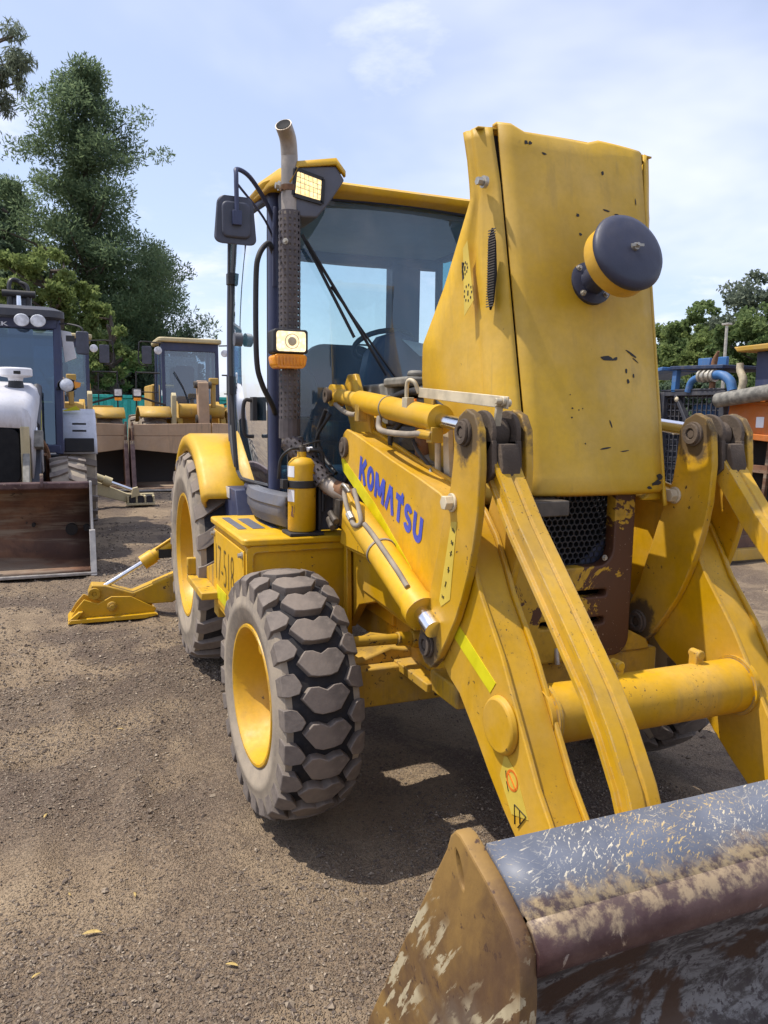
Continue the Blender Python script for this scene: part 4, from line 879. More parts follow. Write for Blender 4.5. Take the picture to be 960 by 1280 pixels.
# engine bits seen over the loader arm
en = MB(); en.prism(rrect(-.42, .30, -.30, .10, .05), 1.62, 1.67, 'xy'); en.box(-.30, -.05, -.34, -.16, 1.72, 1.76); en.cyl((-.15, -.25, 1.76), (-.15, -.25, 1.79), .035); en.box(-.62, -.25, -.32, .2, 1.55, 1.74)
eng = en.build('engine', 'engine_grey', BH, bevel=.012)
q = MB(); q.loft([[(-.30+.62*k, -.36+.03*math.sin(3*k), 1.60+.11*math.sin(math.pi*min(1, .15+k*.75))-j*.0) if j == 0 else ((-.30+.62*k), -.10, 1.64+.12*math.sin(math.pi*min(1, .15+k*.75))) for k in np.linspace(0, 1, 12)] for j in (0, 1)]); q.build('engine_cover', 'black_plastic', eng, solid=.03)
q = MB(); q.box(-.02, .12, -.372, -.366, 1.635, 1.665); q.build('cover_label', 'orange_print', eng)
q = MB()
for i in range(6): q.lathe([(0, .050), (.012, .062), (.024, .050)], (.0, -.33, 1.30+i*.026), (0, 0, 1), 18)
q.build('air_hose', 'hose_black', eng)
q = MB(); q.cyl((.14, -.34, 1.33), (.14, -.34, 1.60), .036, n=18); q.build('copper_pipe', 'rust_pipe', eng)
q = MB(); q.lathe([(0, .05), (.01, .07), (.09, .07), (.11, .05), (.14, .045)], (.10, -.30, 1.38), (.9, -.3, 0), 22, True, True); q.box(.0, .16, -.40, -.30, 1.28, 1.40); q.box(.20, .28, -.39, -.33, 1.30, 1.42); q.cyl((.30, -.37, 1.34), (.34, -.36, 1.38), .05); q.bolt((.05, -.40, 1.36), (0, -1, 0), .012, .02); q.bolt((.13, -.40, 1.31), (0, -1, 0), .012, .02); q.build('fuel_pump', 'engine_grey', eng, bevel=.008)
q = MB(); q.prism([(.34, 1.58), (.38, 1.58), (.44, 1.12), (.38, 1.12)], -.36, -.34); q.cyl((.32, -.37, 1.60), (.34, -.37, 1.15), .012); q.build('stay_strap', 'tan_metal', eng)
q = MB(); q.tube([(.10, -.37, 1.50), (.22, -.40, 1.46), (.30, -.38, 1.40)], .008); q.tube([(-.02, -.36, 1.58), (-.06, -.40, 1.50), (-.04, -.37, 1.40)], .012); q.tube([(-.62, -.50, 1.62), (-.68, -.52, 1.50), (-.66, -.50, 1.40), (-.55, -.47, 1.32)], .010); q.tube([(-.40, -.42, 1.40), (-.45, -.48, 1.25), (-.42, -.50, 1.15), (-.36, -.50, 1.10)], .016); q.tube([(-.55, -.50, 1.60), (-.62, -.55, 1.45), (-.58, -.50, 1.2), (-.44, -.48, 1.12)], .008); q.build('engine_hose', 'hose_black', eng)
q = MB(); q.box(-.42, -.33, -.53, -.47, 1.10, 1.22); q.cyl((-.36, -.56, 1.16), (-.28, -.56, 1.13), .016, n=8); q.cyl((-.38, -.56, 1.13), (-.30, -.57, 1.10), .016, n=8); q.build('valve_block', 'dark_steel', eng, bevel=.004)

# --- rear stabiliser ------------------------------------------------
sb = MB(); SX = -3.35; sb.prism([(-.30, .60), (-.55, .52), (-.88, .315), (-1.20, .19), (-1.40, .26), (-1.50, .27), (-1.53, .20), (-1.48, .15), (-1.20, .09), (-.90, .09), (-.55, .33), (-.30, .40)], SX-.09, SX+.06, 'yz')
so_ = sb.build('stabiliser_leg', 'yellow_dirty', BH, bevel=.008)
q = MB(); prof = [(-1.66, .03), (-1.62, .10), (-1.56, .17), (-1.46, .13), (-1.36, .18), (-1.29, .175), (-1.22, .17), (-1.03, .06), (-1.05, .03)]
q.prism(prof, SX+.075, SX+.095, 'yz'); q.prism(prof, SX-.12, SX-.105, 'yz'); q.prism([(-1.68, .0), (-1.66, .03), (-1.04, .035), (-1.02, .02), (-1.12, .0)], SX-.16, SX+.15, 'yz'); q.prism([(-1.68, .02), (-1.60, .085), (-1.57, .085), (-1.62, .02)], SX+.095, SX+.14, 'yz'); q.build('foot_pad', 'yellow', so_, bevel=.004)
q = MB(); q.ring((SX+.06, -1.485, .205), (1, 0, 0), .018, .045, .025); q.cyl((SX+.06, -1.485, .205), (SX+.078, -1.485, .205), .018); q.cyl((SX+.095, -1.36, .105), (SX+.12, -1.36, .105), .038); q.bolt((SX+.12, -1.36, .105), (1, 0, 0), .022, .02); q.build('pin', 'yellow_dirty', so_, bevel=.003)
q = MB(); q.cyl((SX+.0, -1.44, .225), (SX, -1.05, .455), .020, n=16); q.build('rod', 'chrome', so_)
q = MB(); q.cyl((SX, -1.10, .425), (SX, -.30, .90), .048, n=20); q.cyl((SX, -1.12, .41), (SX, -1.03, .465), .058, n=20); q.tube([(SX+.03, -1.02, .52), (SX+.03, -.8, .66), (SX+.03, -.5, .84)], .012); q.build('stabiliser_cylinder', 'yellow', so_)
q = MB(); q.box(SX+.03, SX+.05, -1.0, -.90, .45, .52); q.build('cylinder_sticker', 'ink', so_)
q = MB(); q.box(-3.50, -3.05, -.55, .55, .45, 1.1); q.box(-3.1, -1.9, -.32, .32, .8, 1.1); q.build('rear_frame', 'yellow_dirty', BH, bevel=.02)

# --- fire extinguisher on the tank box ------------------------------
FX, FY, FZ = -.50, -.652, 1.052
FE = thing('fire_extinguisher', 'yellow fire extinguisher strapped upright on the tank box beside the cab', 'fire extinguisher', (FX, FY, FZ))
q = MB(); q.lathe([(.012, .001), (.012, .060), (.018, .0645), (.315, .0645), (.325, .062), (.345, .045), (.352, .022), (.375, .020)], (FX, FY, FZ), (0, 0, 1), 36, False, True); cy = q.build('cylinder', 'yellow_clean', FE, smooth=40)
def arcpatch(z0, z1, a0, a1, r):
    m = MB(); aa = np.linspace(R_(a0), R_(a1), 10); m.loft([[(FX+r*math.cos(a), FY+r*math.sin(a), FZ+z) for a in aa] for z in (z0, z1)]); return m
arcpatch(.262, .312, -112, -48, .0652).build('upper_label', 'white_print', cy); arcpatch(.150, .205, -112, -48, .0652).build('lower_label', 'white_print', cy)
q = MB()
for z0, z1, a0, a1 in ((.08, .13, -62, -54), (.085, .105, -66, -60), (.10, .135, -48, -46), (.078, .095, -52, -50)): q_ = arcpatch(z0, z1, a0, a1, .0651); q.add(q_.v, q_.f)
q.build('scrape', 'rust_pipe', cy)
q = MB(); q.ring((FX, FY, FZ+.212), (0, 0, 1), .0648, .0690, .034, 36); q.box(FX-.03, FX+.02, FY-.095, FY-.070, FZ+.208, FZ+.25); q.build('strap', 'black_plastic', FE, bevel=.002)
q = MB(); q.box(FX-.075, FX-.066, FY-.05, FY+.085, FZ+.0, FZ+.36); q.box(FX-.075, FX+.075, FY-.075, FY+.085, FZ-.004, FZ+.010); q.box(FX-.07, FX+.03, FY+.072, FY+.085, FZ, FZ+.36); q.build('bracket', 'black_plastic', FE, bevel=.002)
q = MB(); q.cyl((FX, FY, FZ+.37), (FX, FY, FZ+.40), .016, n=12); q.bar((FX, FY-.01, FZ+.40), (FX-.02, FY+.09, FZ+.425), .018, .007); q.bar((FX, FY-.01, FZ+.385), (FX-.01, FY+.08, FZ+.39), .016, .006); q.build('valve', 'dark_steel', FE, bevel=.002)
q = MB(); q.cyl((FX+.012, FY+.02, FZ+.385), (FX+.012, FY+.045, FZ+.388), .011, n=12); q.build('gauge', 'white_print', FE)
q = MB(); q.tube([(FX, FY-.01, FZ+.39), (FX+.01, FY-.06, FZ+.385), (FX-.02, FY-.095, FZ+.34), (FX-.04, FY-.10, FZ+.25)], .006, 8); q.tube([(FX, FY, FZ+.40), (FX+.01, FY+.0, FZ+.44), (FX+.0, FY-.02, FZ+.44)], .003, 6); q.tube([(FX+.02, FY+.03, FZ+.385), (FX+.03, FY+.085, FZ+.37), (FX+.02, FY+.095, FZ+.25), (FX+.02, FY+.095, FZ+.1)], .009, 8); q.build('hose', 'hose_black', FE)
# ------------------------------------------------------------------ ground
def vnoise(x, y, seed):
    """smooth value noise on arrays"""
    def h(i, j): return np.modf(np.abs(np.sin(i*127.1+j*311.7+seed*74.7)*43758.5453))[0]
    i, j = np.floor(x), np.floor(y); a, b_ = x-i, y-j; a = a*a*(3-2*a); b_ = b_*b_*(3-2*b_)
    return (h(i, j)*(1-a)+h(i+1, j)*a)*(1-b_)+(h(i, j+1)*(1-a)+h(i+1, j+1)*a)*b_-.5
def gz(x, y):
    d = np.hypot(x-.6, y+1.2); near = np.clip(1-d/40, 0, 1)
    z = .030*vnoise(x*.9, y*.9, 1)+.018*vnoise(x*2.3+7, y*2.3, 2)+.010*vnoise(x*6, y*6, 3)+.006*vnoise(x*15, y*15, 4)+.004*vnoise(x*33, y*33, 5)
    tr = np.sin(x*9+1.5*vnoise(x*1.4, y*1.4, 9))*.005*np.clip(1-np.abs(y+1.9)/1.2, 0, 1)
    rut = np.zeros_like(x)
    for (ax_, ay, bx_, by, w, dp, fr) in ((-6, -1.55, 2.6, -2.35, .20, .028, 17), (-6, -.35, 1.2, -1.55, .16, .020, 19), (-5, -2.5, 2.4, -1.25, .17, .022, 21)):
        ux, uy = bx_-ax_, by-ay; L_ = math.hypot(ux, uy); ux, uy = ux/L_, uy/L_; al = (x-ax_)*ux+(y-ay)*uy; ac = -(x-ax_)*uy+(y-ay)*ux+.08*np.sin(al*.9); q_ = np.exp(-(ac/w)**4)
        rut += -dp*q_*(.6+.4*np.sign(np.sin(al*fr+np.abs(ac)*14)))*(.5+vnoise(x*1.3, y*1.3, 31))+dp*.9*np.exp(-((np.abs(ac)-w*1.25)/.06)**2)*(.6+vnoise(x*4, y*4, 33))
    return (z+tr+rut*np.clip(d/.5, 0, 1))*near-.024
def axis_pts(lo, hi, c0, c1, step, grow=1.09):
    a = list(np.arange(c0, c1, step)); s = step; x = a[-1]
    while x < hi: s *= grow; x += s; a.append(x)
    s = step; x = c0; pre = []
    while x > lo: s *= grow; x -= s; pre.append(x)
    return np.array(pre[::-1]+a)
gx = axis_pts(-420, 420, -6, 3.4, .024); gy = axis_pts(-420, 420, -3.6, 1.6, .024)
X, Y = np.meshgrid(gx, gy, indexing='ij'); Zg = gz(X, Y); nx, ny = X.shape
idx = np.arange(nx*ny).reshape(nx, ny); fq = np.stack([idx[:-1, :-1], idx[1:, :-1], idx[1:, 1:], idx[:-1, 1:]], -1).reshape(-1, 4)
gm = np_mesh('ground', np.stack([X, Y, Zg], -1).reshape(-1, 3), fq)
m, t = newmat('gravel_ground'); b = NB(t); v = b.coord()
big = b.noise(v, .45, 5, .6, .3); mid = b.noise(v, 3.2, 6, .65); fine = b.noise(v, 60, 6, .7)
dm = b.ramp(b.noise(v, 1.15, 6, .62, .5), .44, .60)       # drifts of fine tan dust between gravelly patches
c = b.mix(b.ramp(big, .38, .62), (.150, .110, .084), (.262, .194, .130))
st1 = b.voro(v, 160); stc = b.voro(v, 160, out='Color'); sepc = b.n('ShaderNodeSeparateColor'); b.l(stc, sepc.inputs[0])
c = b.mix(b.ramp(sepc.outputs[0], .35, .95, 0, .40), c, (.085, .066, .056)); c = b.mix(b.ramp(sepc.outputs[1], .72, 1, 0, .6), c, (.32, .26, .19))
c = b.mix(b.math('MULTIPLY', b.ramp(fine, .42, .62), .55), c, (.075, .055, .044))
tan = b.mix(b.ramp(mid, .35, .7), (.290, .215, .140), (.370, .280, .182)); tan = b.mix(b.math('MULTIPLY', b.ramp(fine, .42, .66), .35), tan, (.14, .105, .075))
c = b.mix(b.math('MULTIPLY', dm, .85), c, tan)
hgt = b.math('ADD', b.math('MULTIPLY', b.ramp(st1, 0, .6, 1, 0), .5), b.math('MULTIPLY', fine, .8))
b.out(c, .95, 0., b.bump(hgt, 1., .014), .2); MAT['gravel_ground'] = m
ground = link('ground', gm, 'gravel_ground', smooth=180, kind='structure')

# loose stones
plain('stone', (.17, .14, .115), .9, 0, .3, 40)
m, t = newmat('stone'); b = NB(t); g = b.n('ShaderNodeNewGeometry'); r = g.outputs['Random Per Island']
cr_ = b.n('ShaderNodeValToRGB'); b.l(r, cr_.inputs[0]); e = cr_.color_ramp.elements; e[0].position = 0; e[0].color = (.080, .064, .056, 1); e[1].position = 1; e[1].color = (.36, .295, .22, 1)
for p_, c_ in ((.35, (.145, .112, .088, 1)), (.75, (.21, .165, .12, 1))): q = e.new(p_); q.color = c_
b.out(cr_.outputs[0], .92, 0., b.bump(b.noise(b.coord(), 120, 4), .4, .003), .25); MAT['stone'] = m
def stones(n, xr, yr, s0, s1, seed, thr=-.05):
    g = np.random.default_rng(seed)
    x = g.uniform(*xr, n*3); y = g.uniform(*yr, n*3); keep = (1.5*vnoise(x*1.1, y*1.1, 21)+.9*vnoise(x*3, y*3, 22)+g.uniform(-.3, .3, n*3)) > thr
    x, y = x[keep][:n], y[keep][:n]; n = len(x); s = s0*(s1/s0)**(g.uniform(0, 1, n)**2.6)
    d = g.normal(size=(n, 8, 3)); base = np.array([[1, 0, 0], [.3, .95, 0], [-.8, .6, 0], [-.8, -.6, 0], [.3, -.95, 0], [.15, .1, .75], [-.3, -.2, .62], [0, 0, -.6]], float)
    P = base+d*.17; ang = g.uniform(0, 2*np.pi, n); ca, sa = np.cos(ang), np.sin(ang); el = g.uniform(.6, 1.25, n)
    px = P[:, :, 0]*el[:, None]; py = P[:, :, 1]/el[:, None]; Q = np.stack([px*ca[:, None]-py*sa[:, None], px*sa[:, None]+py*ca[:, None], P[:, :, 2]*g.uniform(.6, 1, n)[:, None]], -1)*s[:, None, None]
    Q += np.stack([x, y, gz(x, y)+s*.34], -1)[:, None, :]
    F = np.array([[0, 1, 5], [1, 2, 5], [2, 6, 5], [2, 3, 6], [3, 4, 6], [4, 5, 6], [4, 0, 5], [1, 0, 7], [2, 1, 7], [3, 2, 7], [4, 3, 7], [0, 4, 7]])
    return Q.reshape(-1, 3), (F[None]+np.arange(n)[:, None, None]*8).reshape(-1, 3)
parts = [stones(60000, (-2.0, 2.3), (-2.6, .8), .0022, .0078, 1, .0), stones(20000, (-2.4, 2.3), (-2.6, .9), .002, .0055, 7, -2), stones(14000, (-6.5, -1.6), (-3.4, .0), .004, .013, 2), stones(4000, (-13, -5), (-2.2, 1.5), .008, .022, 3), stones(2600, (-3, 2.2), (-2.6, .6), .006, .011, 4, .05), stones(160, (-3, 2.2), (-2.6, .6), .010, .016, 6), stones(4000, (-9, 2), (.9, 7), .004, .014, 5)]
vs_ = []; fs_ = []; k = 0
for v_, f_ in parts: vs_.append(v_); fs_.append(f_+k); k += len(v_)
sm = np_mesh('gravel', np.concatenate(vs_), np.concatenate(fs_)); tag(link('gravel', sm, 'stone', smooth=20, kind='stuff'), 'loose grey brown gravel scattered over the yard', 'gravel')

# fallen leaves
plain('dry_leaf', (.42, .30, .10), .7, 0, .25, 60)
def gp_(px, py):      # a spot of the yard, by where the photograph shows it
    f = 962.; d = fw+rr*((px-480)/f)-uu*((py-640)/f); t_ = -CAM.z/d.z; p = CAM+d*t_; return p.x, p.y
for px, py, L, rz, lab in ((57, 1016, .034, 1.9, 'small dry yellow leaf on the gravel, farthest left of the fallen leaves'), (115, 1160, .060, .5, 'long curved yellow leaf lying on the gravel, largest of the fallen leaves'), (87, 1110, .022, 2.5, 'tiny yellow leaf scrap on the gravel just above the long yellow leaf'), (45, 1210, .030, 1.2, 'pale round dry leaf on the gravel near the lower left corner'), (168, 1110, .030, -.8, 'narrow straw coloured leaf on the gravel right of the tiny leaf scrap'), (290, 1209, .040, .1, 'thin straw coloured leaf on the gravel nearest to the bucket side'), (262, 800, .04, .9, 'dry leaf on the gravel near the rear tyre of the yellow backhoe'), (735, 1200, .03, 0, None), (150, 905, .035, .4, 'small dry leaf on the bare tan gravel left of the front tyre')):
    if not lab: continue
    x, y = gp_(px, py); m = MB(); rows = []
    for s in np.linspace(0, 1, 7):
        w = L*.14*math.sin(math.pi*min(1, s*.96+.02))**.8; cx = L*(s-.5); cyv = L*.05*math.sin(math.pi*s); zz_ = .004+L*.035*math.sin(math.pi*s)
        rows.append([(cx, cyv-w, zz_+w*.3), (cx, cyv, zz_), (cx, cyv+w, zz_+w*.4)])
    m.loft(rows); rz += .9; m.v = [(a_*math.cos(rz)-b__*math.sin(rz), a_*math.sin(rz)+b__*math.cos(rz), c_) for a_, b__, c_ in m.v]
    o = m.build('fallen_leaf', 'dry_leaf', None, solid=.0006, smooth=180); o.location = (x, y, float(gz(np.array(x), np.array(y)))+.004); tag(o, lab, 'leaf', 'fallen leaves on the gravel')
# ------------------------------------------------------------------ trees
def leafmat(name, c0, c1, c2):
    m, t = newmat(name); b = NB(t); g = b.n('ShaderNodeNewGeometry'); r = g.outputs['Random Per Island']; v = b.coord()
    c = b.mix(b.ramp(b.noise(v, .55, 4), .36, .64), c0, c1); c = b.mix(b.ramp(r, .55, 1, 0, .8), c, c2)
    d = b.n('ShaderNodeBsdfDiffuse'); tl = b.n('ShaderNodeBsdfTranslucent'); mx = b.n('ShaderNodeMixShader'); mx.inputs[0].default_value = .58; o = b.n('ShaderNodeOutputMaterial')
    b.l(c, d.inputs[0]); b.l(b.mix(.5, c, c2), tl.inputs[0]); b.l(d.outputs[0], mx.inputs[1]); b.l(tl.outputs[0], mx.inputs[2]); b.l(mx.outputs[0], o.inputs[0]); MAT[name] = m
leafmat('pine_needle', (.080, .128, .080), (.125, .180, .092), (.20, .26, .13))
leafmat('dark_leaf', (.070, .108, .080), (.105, .150, .096), (.15, .20, .12))
leafmat('light_leaf', (.125, .180, .065), (.185, .240, .080), (.25, .30, .11))
leafmat('mid_leaf', (.105, .165, .065), (.165, .225, .085), (.23, .29, .12))
leafmat('gum_leaf', (0.093, 0.122, 0.088), (0.145, 0.178, 0.128), (0.221, 0.255, 0.187))
plain('bark', (.07, .055, .042), .9, 0, .35, 6)
plain('pale_bark', (.22, .18, .14), .85, 0, .3, 6)
def leaves(C, Rr, per, size, asp, seed, outward=.6, droop=0.):
    g = np.random.default_rng(seed); n = len(C)*per; c = np.repeat(C, per, 0); r = np.repeat(Rr, per)
    off = g.normal(size=(n, 3)); off /= np.linalg.norm(off, axis=1)[:, None]; off *= (g.uniform(0, 1, n)**.45)[:, None]; p = c+off*r[:, None]*np.array([1, 1, .75])
    u = off*outward+g.normal(size=(n, 3))*.6+np.array([0, 0, .25-droop]); u /= np.linalg.norm(u, axis=1)[:, None]
    w = np.cross(u, g.normal(size=(n, 3))); w /= np.linalg.norm(w, axis=1)[:, None]; s = size*g.uniform(.55, 1.3, n)[:, None]
    V_ = np.stack([p-u*s*.5, p+w*s*asp*.5+u*s*.05, p+u*s*.5, p-w*s*asp*.5+u*s*.05], 1).reshape(-1, 3); return V_
def tree(name, label, base, trunk_path, C, Rr, per, size, asp, mat, seed, bark='bark', tr=.25, limbs=14, outward=.6, droop=0., group='trees round the yard', trunk_mb=None):
    T = thing(name, label, 'tree', base, group); C = np.array(C, float); Rr = np.array(Rr, float)
    V_ = leaves(C, Rr, per, size, asp, seed, outward, droop)-V3(base); F = np.arange(len(V_)).reshape(-1, 4)
    link('crown', np_mesh('crown', V_, F), mat, T, smooth=180)
    m = MB(); m.tube(trunk_path, [tr, tr*.75, tr*.45, tr*.18], 10, 5); g = np.random.default_rng(seed+5); P = catmull(trunk_path, 6)
    for i in g.choice(len(C), min(limbs, len(C)), False):
        zt = C[i][2]-np.hypot(C[i][0]-base[0], C[i][1]-base[1])*.45-.2; k = int(np.argmin([abs(q[2]-zt) for q in P])); q = P[k]; mid = (q+C[i])/2+g.normal(size=3)*.15
        m.tube([q, mid, C[i]], [tr*.32, tr*.2, tr*.06], 6, 4)
    m.build('trunk', bark, T); return T
def pine_clumps(x, y, h, prof, nb, seed, z0):
    g = np.random.default_rng(seed); C = []; Rr = []
    for k in range(nb):
        z = z0+(h-z0)*(k+g.uniform(0, 1))/nb; Rm = float(np.interp(z, *prof)); a = g.uniform(0, 2*np.pi); L = Rm*g.uniform(.55, 1.08); nn = max(2, int(L/.55))
        for j in range(nn):
            s = (j+.6)/nn; C.append((x+L*s*math.cos(a)+g.normal()*.15, y+L*s*math.sin(a)+g.normal()*.15, z+.12*L*s-.10*(L*s)**1.4*.5+g.normal()*.12)); Rr.append(.34+.26*g.uniform()+.10*(1-s))
    C.append((x, y, h-.2)); Rr.append(.4); return C, Rr
C, Rr = pine_clumps(-30, -.55, 14.3, ([3, 5, 7, 8.6, 9.4, 11, 12.6, 13.6, 14.3], [2.8, 3.3, 3.4, 2.8, 2.3, 2.8, 2.2, 1.3, .4]), 150, 11, 3.2)
tree('pine_tree', 'tall dark green pine rising behind the parked loaders at left', (-30, -.55, 0), [(-30, -.55, 0), (-30, -.5, 5), (-30, -.6, 10), (-30, -.55, 13.8)], C, np.array(Rr)*1.25, 170, .19, .26, 'pine_needle', 12, limbs=60, outward=1.1, group='trees behind the loaders at left')
C, Rr = pine_clumps(-33, 2.1, 8.4, ([0, 2, 5.5, 7.2, 8.4], [2.2, 2.8, 2.5, 1.4, .3]), 80, 31, 1.0)
tree('pine_tree', 'lower dark conifer at the right foot of the tall pine', (-33, 2.1, 0), [(-33, 2.1, 0), (-33, 2.1, 3), (-33, 2.0, 6), (-33, 2.1, 8.1)], C, np.array(Rr)*1.2, 150, .20, .28, 'dark_leaf', 32, limbs=40, outward=.9, group='trees behind the loaders at left')
C, Rr = pine_clumps(-33, -3.4, 10.6, ([2, 5, 8, 9.6, 10.6], [2.4, 2.6, 1.9, 1.0, .3]), 90, 35, 2.5)
tree('pine_tree', 'dark conifer at the left edge, left of the tall pine', (-33, -3.4, 0), [(-33, -3.4, 0), (-33, -3.4, 4), (-33, -3.3, 7), (-33, -3.4, 10.2)], C, np.array(Rr)*1.25, 150, .20, .26, 'pine_needle', 36, limbs=40, outward=.9, group='trees behind the loaders at left')
def blobs(specs, seed, per_r=9):
    g = np.random.default_rng(seed); C = []; Rr = []
    for x, y, z, a, b_, c_ in specs:
        n = int(per_r*(a*b_*c_)**(2/3)+6); q = g.normal(size=(n, 3)); q /= np.linalg.norm(q, axis=1)[:, None]; q *= (g.uniform(.25, 1, n)**.5)[:, None]
        for p in q: C.append((x+p[0]*a, y+p[1]*b_, z+p[2]*c_)); Rr.append(g.uniform(.28, .60)*min(1.4, max(a, b_)*.55))
    return C, Rr
def btree(name, label, base, specs, per, size, mat, seed, **kw):
    C, Rr = blobs(specs, seed); h = max(s[2]+s[5] for s in specs); x, y = base[:2]
    return tree(name, label, base, [(x, y, 0), (x, y+.1, h*.3), (x+.1, y, h*.6), (x, y, h*.85)], C, Rr, per, size, .55, mat, seed, **kw)
GL = 'trees behind the loaders at left'
btree('broadleaf_tree', 'light green leafy tree in front of the tall pine, above the white backhoe', (-26, -1.9, 0), [(-26, -2.2, 6.0, 1.2, 1.1, 1.3), (-26, -1.2, 5.2, 1.1, 1.0, 1.3), (-26, -2.9, 5.4, 1.2, 1.0, 1.7), (-26, -1.7, 3.8, 1.3, 1.3, 1.3), (-25.6, -.6, 4.2, .8, .7, 1.1)], 110, .20, 'light_leaf', 41, group=GL)
btree('broadleaf_tree', 'yellowish green young tree right of the other light leafy tree', (-25, -.1, 0), [(-25, -.2, 4.3, .8, .7, 1.3), (-25, .25, 3.4, .8, .7, 1.0), (-25, -.6, 3.0, .9, .8, .9)], 110, .19, 'light_leaf', 43, group=GL)
btree('broadleaf_tree', 'dark tree filling the gap under the tall pine at the left edge', (-31, -3.6, 0), [(-31, -4.1, 9.6, .8, .7, 1.2), (-31, -3.9, 8.0, 1.0, 1.0, 1.6), (-31, -4.2, 6, 1.6, 1.5, 2), (-30, -3.2, 6.6, 1.0, 1.0, 1.2), (-31, -3.2, 4.0, 1.6, 1.6, 1.6)], 110, .24, 'dark_leaf', 45, group=GL)
btree('broadleaf_tree', 'dark bushy tree behind the right wheel loader', (-34, 3.0, 0), [(-34, 3.0, 3.9, 1.4, 1.2, 1.4), (-34, 4.2, 3.6, 1.0, .8, 1.0), (-34, 1.2, 3.0, 1.6, 1.5, 1.6), (-34, .0, 2.8, 1.6, 1.5, 1.6), (-34, 2.6, 2.4, 1.8, 1.8, 1.6)], 110, .24, 'dark_leaf', 47, group=GL)
btree('broadleaf_tree', 'dark tree between the two wheel loaders', (-32, .1, 0), [(-32, .2, 4.8, 1.6, 1.4, 1.6), (-32, -.9, 4.0, 1.5, 1.3, 1.6), (-32, .6, 3.0, 1.8, 1.6, 1.4)], 110, .24, 'dark_leaf', 49, group=GL)
C, Rr = blobs([(-14.0, -2.55, 8.1, .5, .55, .5), (-13.9, -2.15, 8.25, .5, .42, .35), (-14.1, -2.7, 7.4, .5, .32, .55), (-14.0, -2.3, 7.7, .4, .35, .4), (-14, -3.3, 8.4, .8, .8, 1.0), (-14, -4.4, 8.6, 1.2, 1.0, 1.4), (-14, -3.4, 7.4, .7, .6, .7)], 51, 14)
tree('gum_tree', 'grey green gum branch hanging into the top left corner', (-14, -5.6, 0), [(-14, -5.6, 0), (-14, -5.5, 4), (-14, -5.2, 7), (-14, -4.4, 9)], C, np.array(Rr)*1.7, 90, .17, .15, 'gum_leaf', 52, limbs=40, droop=1.1, group=GL)
GR = 'trees beyond the rig at right'
def rt_(n, lab, x, y, h, w, mat, seed, k=1.0):
    g = np.random.default_rng(seed); sp = [(x+g.uniform(-.3, .3), y, h*.74, w*.72, w*.72, h*.24)]
    for i in range(9): a = g.uniform(0, 6.28); sp.append((x+w*.55*math.cos(a), y+w*.55*math.sin(a), h*g.uniform(.22, .68), w*.6, w*.6, h*.22))
    btree(n, lab, (x, y, 0), sp, 120, .24, mat, seed, group=GR, tr=.2)
rt_('broadleaf_tree', 'light green rounded tree just right of the tipped hood', -32.0, 30, 7.6, 2.3, 'light_leaf', 61)
rt_('broadleaf_tree', 'grey green tree with the tallest crown at the right edge', -26.5, 30.5, 9.0, 3.0, 'gum_leaf', 63)
rt_('broadleaf_tree', 'mid green tree between the rounded one and the tallest one', -29.2, 29.5, 7.9, 2.2, 'mid_leaf', 65)
rt_('broadleaf_tree', 'mid green tree low behind the blue canopy', -33.5, 33, 6.2, 2.6, 'mid_leaf', 67)
rt_('broadleaf_tree', 'bright green tree low behind the lamp pole', -27.6, 27.5, 6.0, 2.4, 'light_leaf', 69)
rt_('broadleaf_tree', 'mid green tree behind the yellow cab roof at right', -23.3, 28.5, 7.4, 2.6, 'mid_leaf', 71)
rt_('broadleaf_tree', 'dark green shrub low at the foot of the right hand trees', -30.2, 26.5, 3.6, 2.4, 'mid_leaf', 73)
rt_('broadleaf_tree', 'dark green shrub low behind the orange machine', -25.2, 26, 3.8, 2.4, 'dark_leaf', 75)
# ------------------------------------------------------------------ container and pole
plain('teal_paint', (.03, .42, .36), .5, 0, .12)
CN = thing('shipping_container', 'turquoise shipping container far behind between the two wheel loaders', 'container', (-24, .8, 0))
m = MB(); m.box(-26.4, -24.05, -2.2, 3.9, .12, 2.02); m.build('body', 'teal_paint', CN, bevel=.02)
for i in range(24):
    m = MB(); y = -2.1+i*.25; m.box(-24.05, -24.0, y, y+.13, .25, 1.95); m.build('corrugation', 'teal_paint', CN, bevel=.015)
m = MB(); m.box(-26.45, -23.98, -2.25, 3.95, 2.02, 2.12); m.build('top_rail', 'teal_paint', CN, bevel=.01)
m = MB(); m.box(-23.995, -23.985, 1.05, 1.60, 1.45, 1.62); m.build('end_label', 'paper', CN)
LPp = thing('lamp_pole', 'thin grey lamp pole standing in front of the right hand trees', 'pole', (-18.6, 20.5, 0))
m = MB(); m.cyl((-18.6, 20.5, 0), (-18.6, 20.5, 5.0), .075, .05, 12); m.build('pole', 'zinc', LPp)
m = MB(); m.box(-18.75, -18.45, 20.4, 20.6, 4.98, 5.05); m.build('lamp_head', 'zinc', LPp, bevel=.01)
